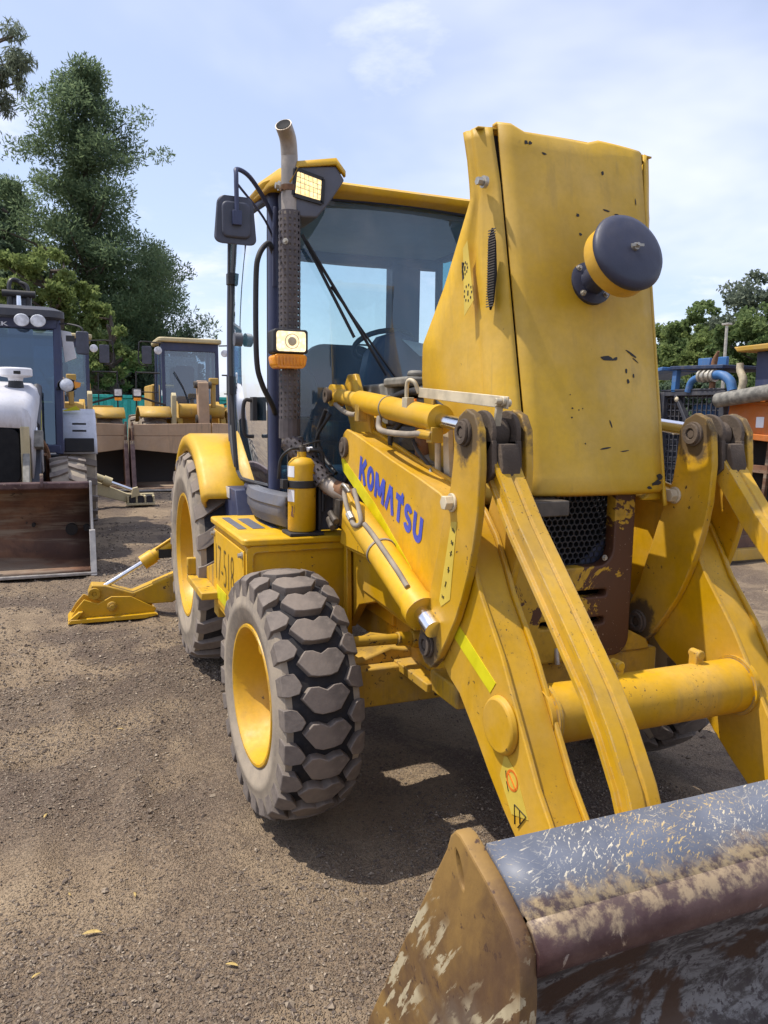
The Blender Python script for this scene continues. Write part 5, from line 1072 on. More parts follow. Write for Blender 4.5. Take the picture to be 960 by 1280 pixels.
# ------------------------------------------------------------------ machines behind
paint('white_paint', (.62, .62, .66), .4, chips=.3, dusty=.25, dust=(.42, .36, .28))
paint('dark_grey_paint', (.045, .047, .06), .45, dusty=.3, dust=(.18, .16, .14))
paint('cat_yellow', (.50, .30, .045), .55, chips=.4, dusty=.5, dust=(.36, .27, .16))
paint('orange_paint', (.48, .13, .010), .5, chips=.5, dusty=.25)
paint('blue_paint', (.045, .15, .36), .45, chips=.4, dusty=.25)
paint('blue_dark', (.018, .035, .085), .5, dusty=.2)
paint('faded_yellow', (.50, .42, .24), .6, dusty=.4, dust=(.38, .32, .22))
plain('bucket_black', (.02, .016, .014), .9)
def simple_wheel(parent, c, R, w, rim, n=18, rimmat='white_paint'):
    h = w/2; m = MB(); m.lathe([(-h*.8, rim), (-h, rim+.05), (-h*1.0, R-.10), (-h*.9, R-.05), (-h*.5, R-.035), (h*.5, R-.035), (h*.9, R-.05), (h*1.0, R-.10), (h, rim+.05), (h*.8, rim)], c, (0, 1, 0), 40)
    o = m.build('wheel', 'sidewall', parent)
    m = MB()
    for i in range(n):
        for s in (-1, 1):
            a = 2*math.pi*(i+(.5 if s > 0 else 0))/n; V_ = []
            for u, q in ((.02, -.10), (.02, .14), (.5, .34), (1.0, .42), (1.0, .16), (.5, .06)):
                an = a+q*2*math.pi/n*1.25; rt2 = R-.02*u*u
                for r in (rt2, rt2-.05): V_.append((c[0]+r*math.sin(an), c[1]+s*u*h, c[2]+r*math.cos(an)))
            f = [(0, 2, 4, 6, 8, 10), (11, 9, 7, 5, 3, 1)]+[(2*j, 2*j+1, (2*j+3) % 12, (2*j+2) % 12) for j in range(6)]
            m.add(V_, f)
    t_ = m.build('tread', 'tread_rubber', o); t_['kind'] = 'stuff'
    m = MB(); m.lathe([(-h*.9, rim*1.02), (-h*.7, rim*.95), (-h*.2, rim*.9), (-.02, rim*.5), (-.02, .001)], c, (0, -1, 0), 30); m.lathe([(-h*.9, rim*1.02), (-h*.7, rim*.95), (-h*.2, rim*.9), (-.02, rim*.5), (-.02, .001)], c, (0, 1, 0), 30); m.build('rim', rimmat, o); return o
# --- white backhoe loader -------------------------------------------
YC = -2.56
WB = thing('backhoe_loader', 'white backhoe loader with dark cab and rusty bucket at the left edge', 'backhoe loader', (-7.5, YC, 0))
bp = smooth2([(-5.06, .022), (-5.40, .030), (-5.66, .06), (-5.80, .20), (-5.82, .42), (-5.74, .62), (-5.60, .78), (-5.44, .86)], 4)
m = MB(); m.loft([[(p[0], y, p[1]) for y in np.linspace(YC-1.12, YC+1.12, 12)] for p in bp]); bk = m.build('bucket', 'bucket_rust', WB, solid=-.03, smooth=60)
m = MB(); m.box(-5.50, -5.38, YC-1.12, YC+1.12, .815, .885); m.build('bucket_lip', 'bucket_lip', bk, bevel=.015)
for s in (-1, 1):
    m = MB(); y = YC+s*1.13; m.prism([(-5.03, .0), (-5.10, .10), (-5.30, .55), (-5.38, .885), (-5.50, .89), (-5.84, .50), (-5.83, .1), (-5.65, .0)], y-.012, y+.012); m.build('side_plate', 'bucket_edge', bk, bevel=.003)
    m = MB(); m.prism([(-5.00, .0), (-5.06, .10), (-5.20, .42), (-5.26, .42), (-5.20, .05), (-5.2, .0)], y-.03, y+.025); m.build('side_cutter', 'bucket_edge', bk, bevel=.003)
m = MB(); m.box(-5.24, -5.01, YC-1.15, YC+1.15, .004, .030); m.build('cutting_edge', 'bucket_edge', bk, bevel=.004)
m = MB(); m.prism([(-5.44, .84), (-5.36, .84), (-5.36, .90), (-5.40, .97), (-5.44, .97)], -1.895, -1.865); m.build('sight_tab', 'bucket_lip', bk, bevel=.004)
m = MB()
for y, z, r in ((-1.62, .36, .06), (-1.47, .37, .035), (-1.98, .42, .02)): m.cyl((-5.84, y, z), (-5.70, y, z), r, n=14)
m.build('bucket_hole', 'bucket_black', bk)
for s in (-1, 1):
    m = MB(); y0 = YC+s*.60; m.prism([(-7.35, 1.62), (-7.20, 1.66), (-6.45, 1.30), (-5.95, .50), (-5.85, .42), (-6.05, .38), (-6.62, 1.12), (-7.35, 1.48)], y0-.06, y0+.06); la = m.build('loader_arm', 'dark_grey_paint', WB, bevel=.008)
    m = MB(); m.prism([(-7.1, 1.60), (-6.50, 1.30), (-6.48, 1.24), (-7.1, 1.53)], y0+s*.061, y0+s*.064); m.build('arm_stripe', 'lime', la)
    m = MB(); m.cyl((-7.30, y0+s*.02, 1.86), (-6.55, y0, 1.42), .055, n=16); m.build('tilt_cylinder', 'dark_grey_paint', la)
    m = MB(); m.cyl((-6.55, y0, 1.42), (-6.30, y0, 1.27), .03, n=14); m.build('rod', 'chrome', la)
    m = MB(); m.bar((-6.32, y0-s*.08, 1.30), (-5.88, y0-s*.08, .72), .07, .07); m.prism([(-6.40, 1.36), (-6.28, 1.38), (-6.22, 1.20), (-6.38, 1.16)], y0-.09, y0+.09); m.build('tilt_link', 'engine_grey', la, bevel=.008)
m = MB(); rows = []
for x, z1, w in ((-7.45, 1.90, .64), (-6.9, 1.86, .63), (-6.45, 1.76, .60), (-6.28, 1.70, .585), (-6.20, 1.62, .57), (-6.18, 1.40, .565)): rows.append([(x, YC-w, .85), (x, YC-w, z1-.12), (x, YC-w+.03, z1-.04), (x, YC-w+.09, z1), (x, YC, z1+.02), (x, YC+w-.09, z1), (x, YC+w-.03, z1-.04), (x, YC+w, z1-.12), (x, YC+w, .85)])
m.loft(rows); hd = m.build('hood', 'white_paint', WB, smooth=40, solid=.02)
m = MB(); m.prism(rrect(YC-.46, YC+.46, .80, 1.40, .10), -6.30, -6.165, 'yz'); m.build('grille', 'black_matt', hd, bevel=.01)
m = MB(); m.box(-6.3, -6.15, YC+.47, YC+.56, .75, 1.42); m.build('grille_frame', 'faded_yellow', hd, bevel=.01)
m = MB(); m.lathe([(.04, .07), (.09, .08), (.105, .165), (.115, .175), (.185, .175), (.20, .16), (.205, .0)], (-6.75, -2.14, 1.86), (0, 0, 1), 24); pcx = m.build('pre_cleaner', 'white_print', WB)
m = MB(); m.lathe([(0, .085), (.085, .072)], (-6.75, -2.14, 1.84), (0, 0, 1), 18); m.build('neck', 'black_plastic', pcx)
m = MB(); m.box(-6.585, -6.575, -2.15, -2.08, 1.985, 2.02); m.build('emblem', 'ink', pcx)
# cab
CWd = .86; m = MB()
for s in (-1, 1):
    m.bar((-7.55, YC+s*CWd*.98, 1.05), (-7.72, YC+s*CWd, 2.72), .09, .09, (1, 0, 0)); m.bar((-9.0, YC+s*CWd, 1.05), (-8.95, YC+s*CWd, 2.72), .10, .10, (1, 0, 0)); m.bar((-8.30, YC+s*CWd, 1.05), (-8.30, YC+s*CWd, 2.72), .06, .06, (1, 0, 0)); m.bar((-7.55, YC+s*CWd, 1.15), (-8.95, YC+s*CWd, 1.15), .08, .14)
m.bar((-7.55, YC-CWd, 1.12), (-7.55, YC+CWd, 1.12), .09, .10); m.bar((-7.70, YC-CWd, 2.66), (-7.70, YC+CWd, 2.66), .10, .14); m.bar((-8.95, YC-CWd, 1.4), (-8.95, YC+CWd, 1.4), .08, .6)
wc = m.build('cab', 'navy_frame', WB, bevel=.015)
m = MB(); m.add([(-7.57, YC-.82, 1.16), (-7.57, YC+.82, 1.16), (-7.71, YC+.82, 2.62), (-7.71, YC-.82, 2.62)], [(0, 1, 2, 3)]); m.build('windscreen', 'far_glass', wc)
for s in (-1, 1):
    m = MB(); m.add([(-7.60, YC+s*.87, 1.22), (-8.27, YC+s*.87, 1.22), (-8.27, YC+s*.87, 2.62), (-7.72, YC+s*.87, 2.62)], [(0, 1, 2, 3)]); m.build('door_glass', 'far_glass', wc)
    m = MB(); m.add([(-8.33, YC+s*.87, 1.6), (-8.93, YC+s*.87, 1.6), (-8.92, YC+s*.87, 2.62), (-8.33, YC+s*.87, 2.62)], [(0, 1, 2, 3)]); m.build('quarter_glass', 'far_glass', wc)
m = MB(); m.add([(-8.98, YC-.8, 1.7), (-8.98, YC+.8, 1.7), (-8.95, YC+.8, 2.62), (-8.95, YC-.8, 2.62)], [(0, 1, 2, 3)]); m.build('rear_glass', 'far_glass', wc)
m = MB(); m.prism(rrect(YC-.28, YC+.25, 1.45, 2.15, .1), -8.5, -8.38, 'yz'); m.prism(rrect(-8.45, -8.0, YC-.28, YC+.25, .08), 1.4, 1.52, 'xy'); m.build('driver_seat', 'seat_cloth', wc, bevel=.02)
m = MB(); m.box(-7.95, -7.68, YC-.5, YC+.4, 1.2, 1.75); m.build('dashboard', 'black_plastic', wc, bevel=.04)
m = MB(); m.tube([(-7.95+.05*math.sin(a), YC+.02+.2*math.cos(a), 1.86+.16*math.sin(a)) for a in np.linspace(0, 2*math.pi, 20, endpoint=False)], .015, 6, 1, True); m.build('steering_wheel', 'black_plastic', wc)
m = MB(); k = 28
def rr2(z, i): return [(x, y, z) for x, y in rrect(-9.1+i, -7.52-i, YC-.95+i, YC+.95-i, .18, 6)]
m.loft([rr2(2.70, .05), rr2(2.72, .0), rr2(2.80, .0), rr2(2.85, .10), rr2(2.87, .3)], True); m.f += [tuple(range(len(m.v)-k, len(m.v))), tuple(range(k-1, -1, -1))]; rfw = m.build('roof', 'dark_grey_paint', WB, smooth=50)
for y in (-2.085, -1.905, YC-(-2.085-YC), YC-(-1.905-YC)):
    m = MB(); m.lathe([(-.06, .05), (0, .075), (.012, .068), (.016, .0)], (-7.50, y, 2.665), (1, 0, -.1), 24); m.v = [(x, y+(b_-y)*1.15, z) for x, b_, z in m.v]; m.build('work_lamp', 'lamp_lens', rfw)
lettering('lettering', 'HIDROMEK', (-7.63, YC-.28, 2.60), (0, .60, 0), (-.004, 0, .05), 'paper', wc, .01)
m = MB(); m.prism([(-1.655, 2.60), (-1.535, 2.58), (-1.48, 2.26), (-1.62, 2.20)], -7.86, -7.84, 'yz'); m.build('open_window_pane', 'white_print', wc, bevel=.004)  # plain white stands in for sky reflected in the opened window
m = MB(); m.prism(rrect(-.075, .075, -.14, .14, .03), 0, .05, 'yz'); m.shift((-7.45, -1.415, 2.42)); mr = m.build('side_mirror', 'mirror_back', WB, bevel=.012)
m = MB(); m.tube([(-7.70, -1.68, 2.66), (-7.55, -1.55, 2.65), (-7.43, -1.42, 2.60), (-7.42, -1.41, 2.5)], .012, 6); m.box(-7.55, -7.40, -1.60, -1.50, 2.44, 2.50); m.build('mirror_bracket', 'black_plastic', mr)
m = MB(); m.box(-7.43, -7.41, -1.545, -1.50, 2.455, 2.49); m.build('mirror_lamp', 'amber_lens', mr)
m = MB(); m.lathe([(-.12, .06), (0, .095), (.02, .09)], (-7.32, -1.60, 1.90), (1, 0, 0), 24, True); m.v = [(x, -1.60+(y+1.60)*1.25, 1.90+(z-1.90)*.85) for x, y, z in m.v]; m.bar((-7.40, -1.60, 1.90), (-7.58, -1.72, 1.86), .03, .03); hlw = m.build('head_lamp', 'black_plastic', WB)
m = MB(); m.lathe([(0.0, .080), (.02, .06), (.028, .0)], (-7.305, -1.61, 1.90), (1, 0, 0), 24); m.build('lamp_glass', 'lamp_lens', hlw)
m = MB(); m.prism([(-1.52, 1.86), (-1.46, 1.88), (-1.45, 1.93), (-1.53, 1.95)], -7.31, -7.29, 'yz'); m.build('indicator_lens', 'amber_lens', hlw)
for s in (-1, 1):
    simple_wheel(WB, (-6.62, YC+s*.93, .54), .54, .38, .28)
    simple_wheel(WB, (-8.75, YC+s*1.06, .74), .74, .46, .38)
    m = MB(); rows = []
    for a in np.linspace(R_(20), R_(120), 12): rows.append([(-8.75+.86*math.cos(a), YC+s*y, .74+.88*math.sin(a)) for y in (.84, 1.1, 1.27, 1.30)])
    m.loft(rows if s > 0 else rows); fdr = m.build('rear_fender', 'white_paint', WB, solid=.03, smooth=60)
    m = MB(); m.box(-7.93, -7.905, YC+s*.90, YC+s*1.26, 1.06, 1.24); m.build('fender_flap', 'black_plastic', fdr, bevel=.01)
    m = MB()
    for i in range(2): m.box(-7.99, -7.97, YC+s*1.0, YC+s*1.17, 1.32+i*.09, 1.345+i*.09)
    m.v = [(x-.0*z, y, z) for x, y, z in m.v]; m.build('fender_vent', 'ink', fdr)
m = MB(); m.prism([(-1.70, 1.58), (-1.44, 1.60), (-1.50, 1.66)], -8.45, -8.40, 'yz'); m.build('reflective_mark', 'lime', WB)
m = MB(); m.box(-9.6, -6.3, YC-.42, YC+.42, .45, .95); m.box(-6.72, -6.50, YC-.75, YC+.75, .46, .62); m.build('chassis', 'dark_grey_paint', WB, bevel=.02)
m = MB(); m.tube([(-7.2, YC+.70, .75), (-7.0, YC+.72, 1.0), (-6.9, YC+.70, 1.15), (-6.7, YC+.66, 1.25)], .03, 8); m.tube([(-7.0, YC+.74, .7), (-6.85, YC+.72, .95), (-6.6, YC+.7, 1.1)], .02, 8); m.build('hydraulic_hose', 'rust_pipe', WB)
m = MB(); m.prism([(-9.55, 1.0), (-9.15, 1.0), (-9.5, 2.5), (-9.75, 3.25), (-10.0, 3.32), (-10.1, 3.1), (-9.9, 2.4)], -2.36, -2.04); bm = m.build('backhoe_boom', 'dark_grey_paint', WB, bevel=.02)
m = MB(); m.cyl((-9.62, -2.20, 2.70), (-9.66, -2.20, 3.22), .035, n=14); m.build('rod', 'chrome', bm)
m = MB(); m.tube([(-9.7, -2.3, 3.0), (-9.75, -2.32, 3.4), (-9.8, -2.22, 3.46), (-9.8, -2.1, 3.35)], .03, 8); m.tube([(-9.7, -2.1, 3.0), (-9.74, -2.08, 3.36), (-9.8, -2.2, 3.44)], .025, 8); m.cyl((-9.72, -2.42, 3.26), (-9.72, -1.98, 3.26), .05, n=14); m.build('boom_hose', 'hose_black', bm)
# its rear stabiliser leg
m = MB(); m.prism([(-1.6, .55), (-1.2, .42), (-.70, .20), (-.45, .17), (-.40, .10), (-.70, .05), (-1.2, .20), (-1.6, .32)], -10.95, -10.78, 'yz'); sl_ = m.build('stabiliser_leg', 'faded_yellow', WB, bevel=.01)
m = MB(); m.box(-11.05, -10.70, -.72, -.26, .01, .05)
for y in (-.70, -.56, -.42, -.28): m.box(-10.98, -10.72, y-.015, y+.015, .05, .17)
m.box(-11.0, -10.9, -.72, -.26, .05, .19); m.build('foot_pad', 'faded_yellow', sl_, bevel=.006)
m = MB()
for y in (-.63, -.49, -.35): m.prism(rrect(y-.05, y+.05, .05, .17, .03), -10.88, -10.72, 'yz')
m.build('foot_rubber', 'tyre_rubber', sl_)
m = MB(); m.cyl((-10.78, -.58, .25), (-10.78, -1.05, .44), .028, n=14); m.build('rod', 'chrome', sl_)
m = MB(); m.cyl((-10.78, -1.0, .42), (-10.78, -1.7, .72), .06, n=16); m.cyl((-10.78, -.96, .40), (-10.78, -1.08, .45), .08, n=16); m.prism([(-.65, .14), (-.62, .30), (-.54, .32), (-.50, .18)], -10.82, -10.70, 'yz'); m.build('stabiliser_cylinder', 'faded_yellow', sl_)
m = MB(); m.box(-11.0, -9.5, YC-.9, YC+.9, .55, .95); m.build('rear_frame', 'dark_grey_paint', WB, bevel=.02)
# --- two wheel loaders ------------------------------------------------
def wheel_loader(label, yc, x0, bw, mir):
    W = thing('wheel_loader', label, 'wheel loader', (x0-3, yc, 0), 'wheel loaders parked in the back row')
    bp = smooth2([(x0+.15, .02), (x0-.5, .03), (x0-.85, .12), (x0-1.0, .45), (x0-.95, .85), (x0-.70, 1.12)], 4)
    m = MB(); m.loft([[(p[0], yc+y, p[1]) for y in (-bw, 0, bw)] for p in bp]); b_ = m.build('bucket', 'bucket_rust', W, solid=-.04, smooth=60)
    for s in (-1, 1):
        for i, (z0a, z0b, z1) in enumerate(((1.10, 1.10, 1.37), (.82, .66, 1.095))):
            m = MB(); y_out, y_mid = s*(bw-.03), s*.012
            m.prism([(yc+y_out, z1), (yc+y_mid, z1), (yc+y_mid, z0b), (yc+y_out, z0a)] if i else [(yc+y_out, z1-.04), (yc+y_mid, z1), (yc+y_mid, z0b), (yc+y_out, z0a)], x0-.32, x0-.28, 'yz'); m.build('spill_guard', 'bucket_dusty', b_, bevel=.008)
        m = MB(); y = yc+s*bw; m.prism([(x0+.15, .0), (x0+.10, .10), (x0-.22, 1.0), (x0-.26, 1.38), (x0-.36, 1.38), (x0-.75, 1.15), (x0-1.03, .85), (x0-1.05, .4), (x0-.9, .05), (x0-.5, .0)], y-.02, y+.02); m.build('side_plate', 'bucket_rust', b_, bevel=.006)
        m = MB(); m.prism([(x0+.17, .0), (x0+.13, .12), (x0-.20, 1.0), (x0-.28, 1.0), (x0+.02, .0)], y-.05, y+.03); m.build('side_cutter', 'bucket_lip', b_, bevel=.006)
    m = MB(); m.box(x0-.05, x0+.22, yc-bw, yc+bw, .005, .035); m.build('cutting_edge', 'bucket_edge', b_)
    m = MB(); m.loft([[(p[0]+.05, yc+y, p[1]+.02) for y in (-bw+.03, bw-.03)] for p in bp[6:-2]]); m.build('bucket_shade', 'bucket_black', b_)  # black sheet painting in the deep shade inside the bucket
    m = MB()
    for s in (-1, 1): m.prism([(x0-2.6, 1.75), (x0-2.35, 1.85), (x0-1.5, 1.45), (x0-.95, .55), (x0-1.1, .40), (x0-1.4, .75), (x0-1.75, 1.2), (x0-2.6, 1.50)], yc+s*.48-.06, yc+s*.48+.06)
    m.cyl((x0-1.55, yc-.5, 1.62), (x0-1.55, yc+.5, 1.62), .16, n=20); la = m.build('lift_arm', 'cat_yellow', W, bevel=.015)
    for s in (-1, 1):
        m = MB(); m.prism([(x0-1.40, 1.25), (x0-1.35, 1.95), (x0-1.45, 2.02), (x0-1.55, 1.95), (x0-1.58, 1.25)], yc+s*.62-.05, yc+s*.62+.05); m.build('arm_knuckle', 'faded_yellow', la, bevel=.012)
    m = MB(); m.prism([(x0-1.20, 1.20), (x0-1.18, 1.5), (x0-1.28, 2.25), (x0-1.45, 2.30), (x0-1.52, 2.1), (x0-1.42, 1.5), (x0-1.40, 1.15)], yc-.12, yc+.12); bc = m.build('bell_crank', 'bucket_dusty', W, bevel=.015)
    m = MB(); m.cyl((x0-1.36, yc-.19, 2.2), (x0-1.36, yc+.19, 2.2), .08); m.cyl((x0-1.30, yc-.17, 1.45), (x0-1.30, yc+.17, 1.45), .09); m.build('pin', 'dark_steel', bc)
    m = MB(); m.box(x0-1.5, x0-1.4, yc+.2, yc+.30, 1.7, 2.35); m.box(x0-1.52, x0-1.36, yc+.16, yc+.36, 2.22, 2.36); m.build('tilt_cylinder', 'cat_yellow', W, bevel=.02)
    m = MB(); m.box(x0-3.2, x0-1.8, yc-.45, yc+.45, .6, 1.5); m.box(x0-6.6, x0-3.4, yc-.8, yc+.8, .8, 1.7); m.box(x0-6.8, x0-4.8, yc-.75, yc+.75, 1.7, 2.3); m.build('chassis', 'cat_yellow', W, bevel=.04)
    for s in (-1, 1):
        for xx in (x0-2.0, x0-5.2): simple_wheel(W, (xx, yc+s*1.02, .76), .76, .55, .36, 16, 'cat_yellow')
        m = MB(); m.loft([[(x0-2.0+.92*math.cos(a), yc+s*y, .76+.92*math.sin(a)) for y in (.66, .95, 1.34)] for a in np.linspace(R_(50), R_(140), 9)]); fd = m.build('front_fender', 'cat_yellow', W, solid=.04, smooth=60)
        m = MB(); m.box(x0-3.05, x0-2.75, yc+s*.95-.22, yc+s*.95+.22, 1.45, 1.72); m.build('step_box', 'cat_yellow', W, bevel=.02)
    hw = .64; m = MB()
    for s in (-1, 1):
        m.bar((x0-3.0, yc+s*hw, 1.5), (x0-3.15, yc+s*hw, 3.25), .08, .08, (1, 0, 0)); m.bar((x0-4.5, yc+s*hw, 1.5), (x0-4.45, yc+s*hw, 3.25), .09, .09, (1, 0, 0)); m.bar((x0-3.7, yc+s*hw, 1.5), (x0-3.7, yc+s*hw, 3.25), .05, .05, (1, 0, 0))
    m.box(x0-3.22, x0-3.10, yc-hw, yc+hw, 3.05, 3.25); m.box(x0-4.55, x0-3.0, yc-hw, yc+hw, 1.42, 1.62); m.box(x0-4.5, x0-4.42, yc-hw, yc+hw, 1.6, 2.2)
    cb_ = m.build('cab', 'navy_frame', W, bevel=.012)
    m = MB(); m.add([(x0-3.0, yc-.60, 1.62), (x0-3.0, yc+.60, 1.62), (x0-3.13, yc+.60, 3.06), (x0-3.13, yc-.60, 3.06)], [(0, 1, 2, 3)]); m.build('windscreen', 'loader_glass', cb_)
    for s in (-1, 1): m = MB(); m.add([(x0-3.02, yc+s*.645, 1.62), (x0-4.45, yc+s*.645, 1.62), (x0-4.45, yc+s*.645, 3.2), (x0-3.14, yc+s*.645, 3.2)], [(0, 1, 2, 3)]); m.build('door_glass', 'loader_glass', cb_)
    m = MB(); m.add([(x0-4.44, yc-.6, 2.2), (x0-4.44, yc+.6, 2.2), (x0-4.42, yc+.6, 3.2), (x0-4.42, yc-.6, 3.2)], [(0, 1, 2, 3)]); m.build('rear_glass', 'loader_glass', cb_)
    m = MB(); m.prism(rrect(yc-.27, yc+.22, 1.9, 2.75, .1), x0-4.05, x0-3.92, 'yz'); m.build('driver_seat', 'seat_cloth', cb_, bevel=.02)
    m = MB(); m.tube([(x0-3.0, yc-.4, 2.55), (x0-2.98, yc-.18, 2.15), (x0-2.96, yc-.05, 1.75)], .012, 6); m.build('wiper', 'black_plastic', cb_)
    m = MB(); m.prism(rrect(x0-4.7, x0-2.98, yc-.76, yc+.76, .15), 3.25, 3.36, 'xy'); m.build('roof', 'faded_yellow', W, bevel=.03)
    for s in (-1, 1):
        m = MB(); y = yc+s*1.02; x = x0-2.95; m.tube([(x, yc+s*.66, 3.2), (x+.02, y+s*.12, 3.22), (x+.02, y+s*.18, 3.10), (x+.02, y+s*.18, 2.72), (x+.02, y-s*.02, 2.66)], .018, 6, 3); mr_ = m.build('mirror_frame', 'black_plastic', W)
        m = MB(); m.prism(rrect(y-.12, y+.10, 2.70, 3.12, .03), x+.02, x+.06, 'yz'); m.build('side_mirror', 'mirror_back', mr_, bevel=.01)
        m = MB(); m.lathe([(-.08, .05), (0, .09), (.01, .08), (.02, 0)], (x+.12, yc+s*.78, 3.02), (1, 0, 0), 18); m.build('work_lamp', 'lamp_lens', mr_)
        m = MB(); y = yc+s*1.28; m.tube([(x, y, 1.6), (x, y, 2.45), (x, y-s*.04, 2.5), (x, y-s*.55, 2.5)], .018, 6, 3); m.tube([(x, y, 2.05), (x, y-s*.5, 2.05)], .015, 6, 2); m.tube([(x-.02, y-s*.42, 1.6), (x-.02, y-s*.42, 2.5)], .014, 6, 2); m.build('handrail', 'black_plastic', W)
        m = MB(); m.prism(rrect(y-.10, y+.10, 1.90, 2.12, .02), x+.03, x+.20, 'yz'); m.bar((x+.05, y-s*.08, 1.92), (x+.1, yc+s*.62, 1.75), .03, .05); hl_ = m.build('head_lamp', 'black_plastic', W, bevel=.01)
        m = MB(); m.prism(rrect(y-.08, y+.08, 1.95, 2.10, .02), x+.201, x+.215, 'yz'); m.build('lamp_glass', 'lamp_lens', hl_)
        m = MB(); m.prism(rrect(y-.08, y+.08, 1.84, 1.93, .02), x+.10, x+.20, 'yz'); m.build('indicator_lens', 'amber_lens', hl_)
    return W
wheel_loader('dusty yellow wheel loader in the back row, right next to the tall exhaust and cab', 1.22, -13.35, 1.60, 0)
wheel_loader('dusty yellow wheel loader half hidden behind the white backhoe', -1.75, -13.55, 1.26, 0)
# --- pump rig, orange machine and blade at the right -------------------
PR = thing('pump_rig', 'black caged pump rig with blue canopy and blue hose at right', 'pump', (-7.0, 8.5, 0))
m = MB()
for x in (-7.75, -6.42):
    for y in (8.0, 9.6): m.box(x-.05, x+.05, y-.05, y+.05, .1, 2.06)
for y in (8.0, 9.6):
    for z in (.2, 2.03): m.box(-7.75, -6.42, y-.04, y+.04, z-.04, z+.04)
for x in (-7.75, -6.42):
    for z in (.2, 2.03): m.box(x-.04, x+.04, 8.0, 9.6, z-.04, z+.04)
m.bar((-7.45, 8.0, 2.0), (-6.9, 8.0, 1.15), .06, .10, (0, 1, 0)); m.bar((-6.5, 8.0, 1.35), (-7.0, 8.0, 1.15), .06, .08, (0, 1, 0)); m.box(-7.8, -6.38, 7.95, 9.65, 2.07, 2.10); cg = m.build('cage', 'dark_grey_paint', PR, bevel=.008)
m = MB()
for i in range(13): x = -7.70+i*.10; m.box(x-.008, x+.008, 8.02, 8.035, .2, 2.0)
for i in range(18): z = .25+i*.10; m.box(-7.72, -6.45, 8.036, 8.05, z-.008, z+.008)
tag(m.build('cage_mesh', 'dark_grey_paint', PR), kind='stuff')
m = MB(); m.box(-7.9, -7.78, 7.6, 8.5, .4, 2.05)
m.build('louvre_panel', 'dark_grey_paint', PR, bevel=.01)
m = MB()
for j in range(3):
    for i in range(9): z = .55+i*.155; y = 7.68+j*.26; m.box(-7.775, -7.768, y, y+.2, z, z+.09)
m.v = [(x, y, z) for x, y, z in m.v]; tag(m.build('louvre_slots', 'engine_grey', PR), kind='stuff')
m = MB(); m.prism([(-8.35, 2.30), (-7.62, 2.42), (-7.62, 2.48), (-8.35, 2.38)], 7.8, 8.6); m.build('canopy_flap', 'blue_paint', PR, bevel=.01)
m = MB(); m.prism([(-7.55, 2.43), (-6.4, 2.40), (-6.4, 2.46), (-7.55, 2.49)], 7.9, 9.4); m.build('canopy', 'blue_dark', PR, bevel=.01)
for x in (-7.2, -6.85): m = MB(); m.box(x-.13, x+.13, 8.3, 8.36, 2.47, 2.62); m.build('canopy_panel', 'blue_paint', PR, bevel=.01)
m = MB(); m.bar((-7.50, 8.0, 2.06), (-7.48, 8.0, 2.48), .10, .10, (1, 0, 0)); m.build('canopy_post', 'blue_paint', PR, bevel=.01)
m = MB(); m.tube([(-7.15, 7.95, 2.05), (-7.10, 7.95, 2.20), (-6.98, 7.95, 2.27), (-6.85, 7.95, 2.28)], .055, 12); m.tube([(-6.62, 7.95, 2.30), (-6.45, 7.95, 2.30), (-6.28, 7.95, 2.20), (-6.22, 7.95, 2.05)], .075, 12); bh_ = m.build('water_hose', 'blue_paint', PR)
m = MB()
for x in (-6.88, -6.78, -6.68, -6.60): m.lathe([(-.02, .06), (-.02, .10), (.02, .10), (.02, .06)], (x, 7.95, 2.295), (1, 0, 0), 18)
m.cyl((-6.9, 7.95, 2.29), (-6.58, 7.95, 2.30), .075); m.build('hose_coupling', 'zinc', bh_)
m = MB(); m.tube([(-6.68, 8.0, 2.10), (-6.68, 8.0, 2.40), (-6.66, 8.0, 2.55), (-6.60, 8.0, 2.68)], [.05, .05, .045, .02], 10); m.build('stack_pipe', 'rust_pipe', PR)
m = MB(); m.box(-7.4, -6.95, 8.3, 9.2, .5, 1.85); m.build('engine', 'blue_paint', PR, bevel=.03)
m = MB(); m.prism([(-7.05, .9), (-6.5, .9), (-6.5, 1.45), (-6.85, 1.45), (-7.05, 1.25)], 8.15, 8.9); m.build('orange_tank', 'orange_paint', PR, bevel=.03)
m = MB(); m.box(-6.66, -6.56, 8.14, 8.149, 1.25, 1.38); m.build('tank_label', 'paper', PR)
m = MB(); m.bar((-7.42, 7.98, 1.35), (-7.0, 7.98, 1.55), .05, .12, (0, 1, 0)); m.lathe([(-.05, .02), (0, .05), (.03, .0)], (-7.4, 7.95, 1.93), (0, -1, 0), 14); m.build('guard_bar', 'tan_metal', PR, bevel=.01)
OM = thing('screening_machine', 'orange machine with grey pipe and yellow cab roof at the right edge', 'screening machine', (-4.5, 8.6, 0))
m = MB(); m.prism([(-6.35, 1.42), (-3.0, 1.22), (-3.0, 1.78), (-6.30, 1.86)], 8.0, 8.06); m.prism([(-6.38, 1.34), (-3.0, 1.14), (-3.0, 1.24), (-6.38, 1.43)], 7.93, 8.1); m.prism([(-6.32, 1.85), (-3.0, 1.77), (-3.0, 1.81), (-6.32, 1.89)], 7.93, 8.3); m.box(-6.3, -3.0, 8.06, 9.6, 1.3, 1.7); m.build('hopper', 'orange_paint', OM, bevel=.01)
m = MB(); m.box(-6.05, -5.2, 8.35, 9.3, 1.86, 2.10); m.build('hopper_rim', 'orange_paint', OM, bevel=.01)
m = MB(); m.box(-6.2, -3.0, 8.3, 9.5, .35, 1.28); m.build('chassis', 'bucket_black', OM, bevel=.02)
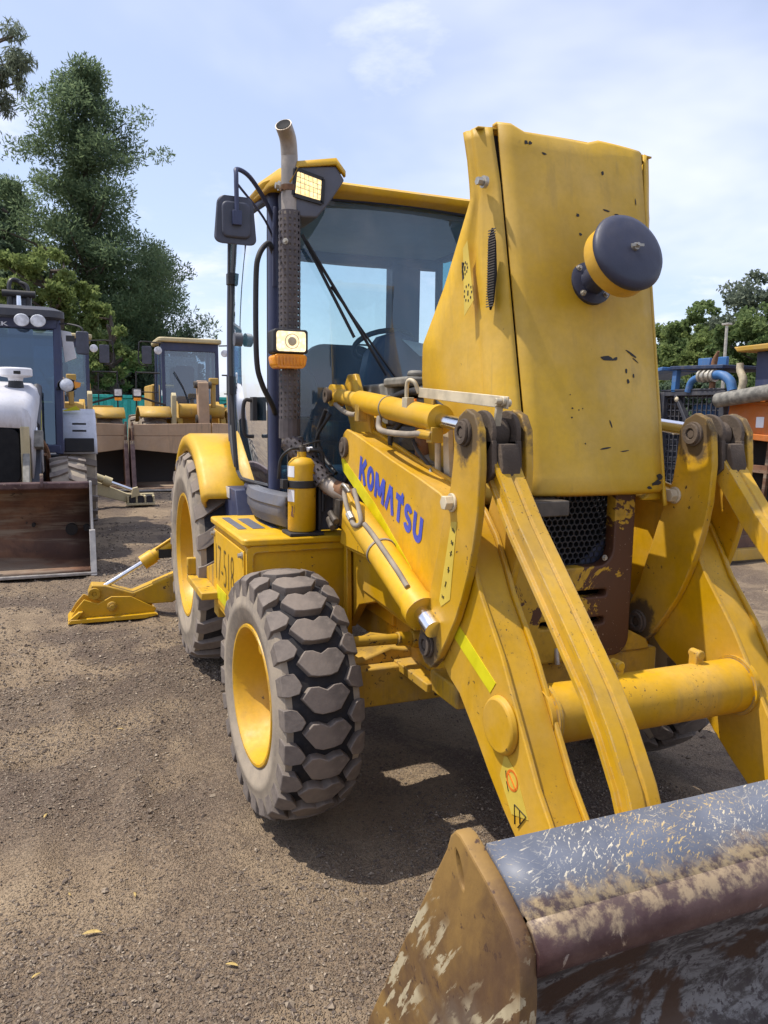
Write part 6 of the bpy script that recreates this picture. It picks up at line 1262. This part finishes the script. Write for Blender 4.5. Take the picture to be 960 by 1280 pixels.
m = MB()
for x in (-6.0, -5.65, -5.3, -4.9): m.bar((x, 8.12, .35), (x+.06, 8.12, 1.3), .06, .06, (0, 1, 0))
m.box(-6.2, -3.0, 8.1, 8.2, .80, .92); m.build('support_frame', 'bucket_rust', OM, bevel=.008)
for x in (-6.08, -5.70, -5.42): m = MB(); m.prism(rrect(x-.07, x+.07, 1.55-.06, 1.55+(.10 if x == -5.70 else .02), .01), 7.992, 7.998); m.build('side_label', 'paper', OM)
m = MB(); m.cyl((-6.40, 7.85, 1.90), (-3.4, 7.85, 2.25), .115, n=20); m.build('discharge_pipe', 'engine_grey', OM)
m = MB(); m.box(-5.85, -5.60, 8.0, 8.2, 1.95, 2.62); m.build('cab_post', 'navy_frame', OM, bevel=.01)
m = MB(); m.prism([(-6.05, 2.62), (-4.2, 2.62), (-4.2, 2.74), (-6.12, 2.70)], 7.8, 9.3); m.build('cab_roof', 'cat_yellow', OM, bevel=.02)
m = MB(); m.tube([(-6.02, 7.9, 2.0), (-5.98, 7.9, 2.2), (-6.05, 7.9, 2.35), (-6.06, 7.9, 2.46)], [.05, .06, .055, .05], 10); m.build('exhaust_elbow', 'tan_metal', OM)
DB = thing('dozer_blade', 'rusty yellow blade resting on the ground behind the right loader arm', 'blade', (-3.75, 6.6, 0))
m = MB(); prof = smooth2([(-3.62, .03), (-3.74, .12), (-3.80, .26), (-3.76, .40), (-3.66, .50)], 4); m.loft([[(p[0], y, p[1]) for y in np.linspace(4.9, 8.0, 6)] for p in prof]); dbk = m.build('mouldboard', 'bucket_rust', DB, solid=.03, smooth=60)
m = MB(); m.box(-3.66, -3.56, 4.9, 8.0, .0, .13); m.build('cutting_edge', 'cat_yellow', dbk, bevel=.008)
m = MB(); m.box(-3.72, -3.62, 4.9, 8.0, .485, .55); m.build('top_rail', 'tan_metal', dbk, bevel=.008)
m = MB(); m.box(-4.6, -3.8, 6.3, 6.7, .15, .4); m.build('push_arm', 'bucket_rust', dbk, bevel=.02)
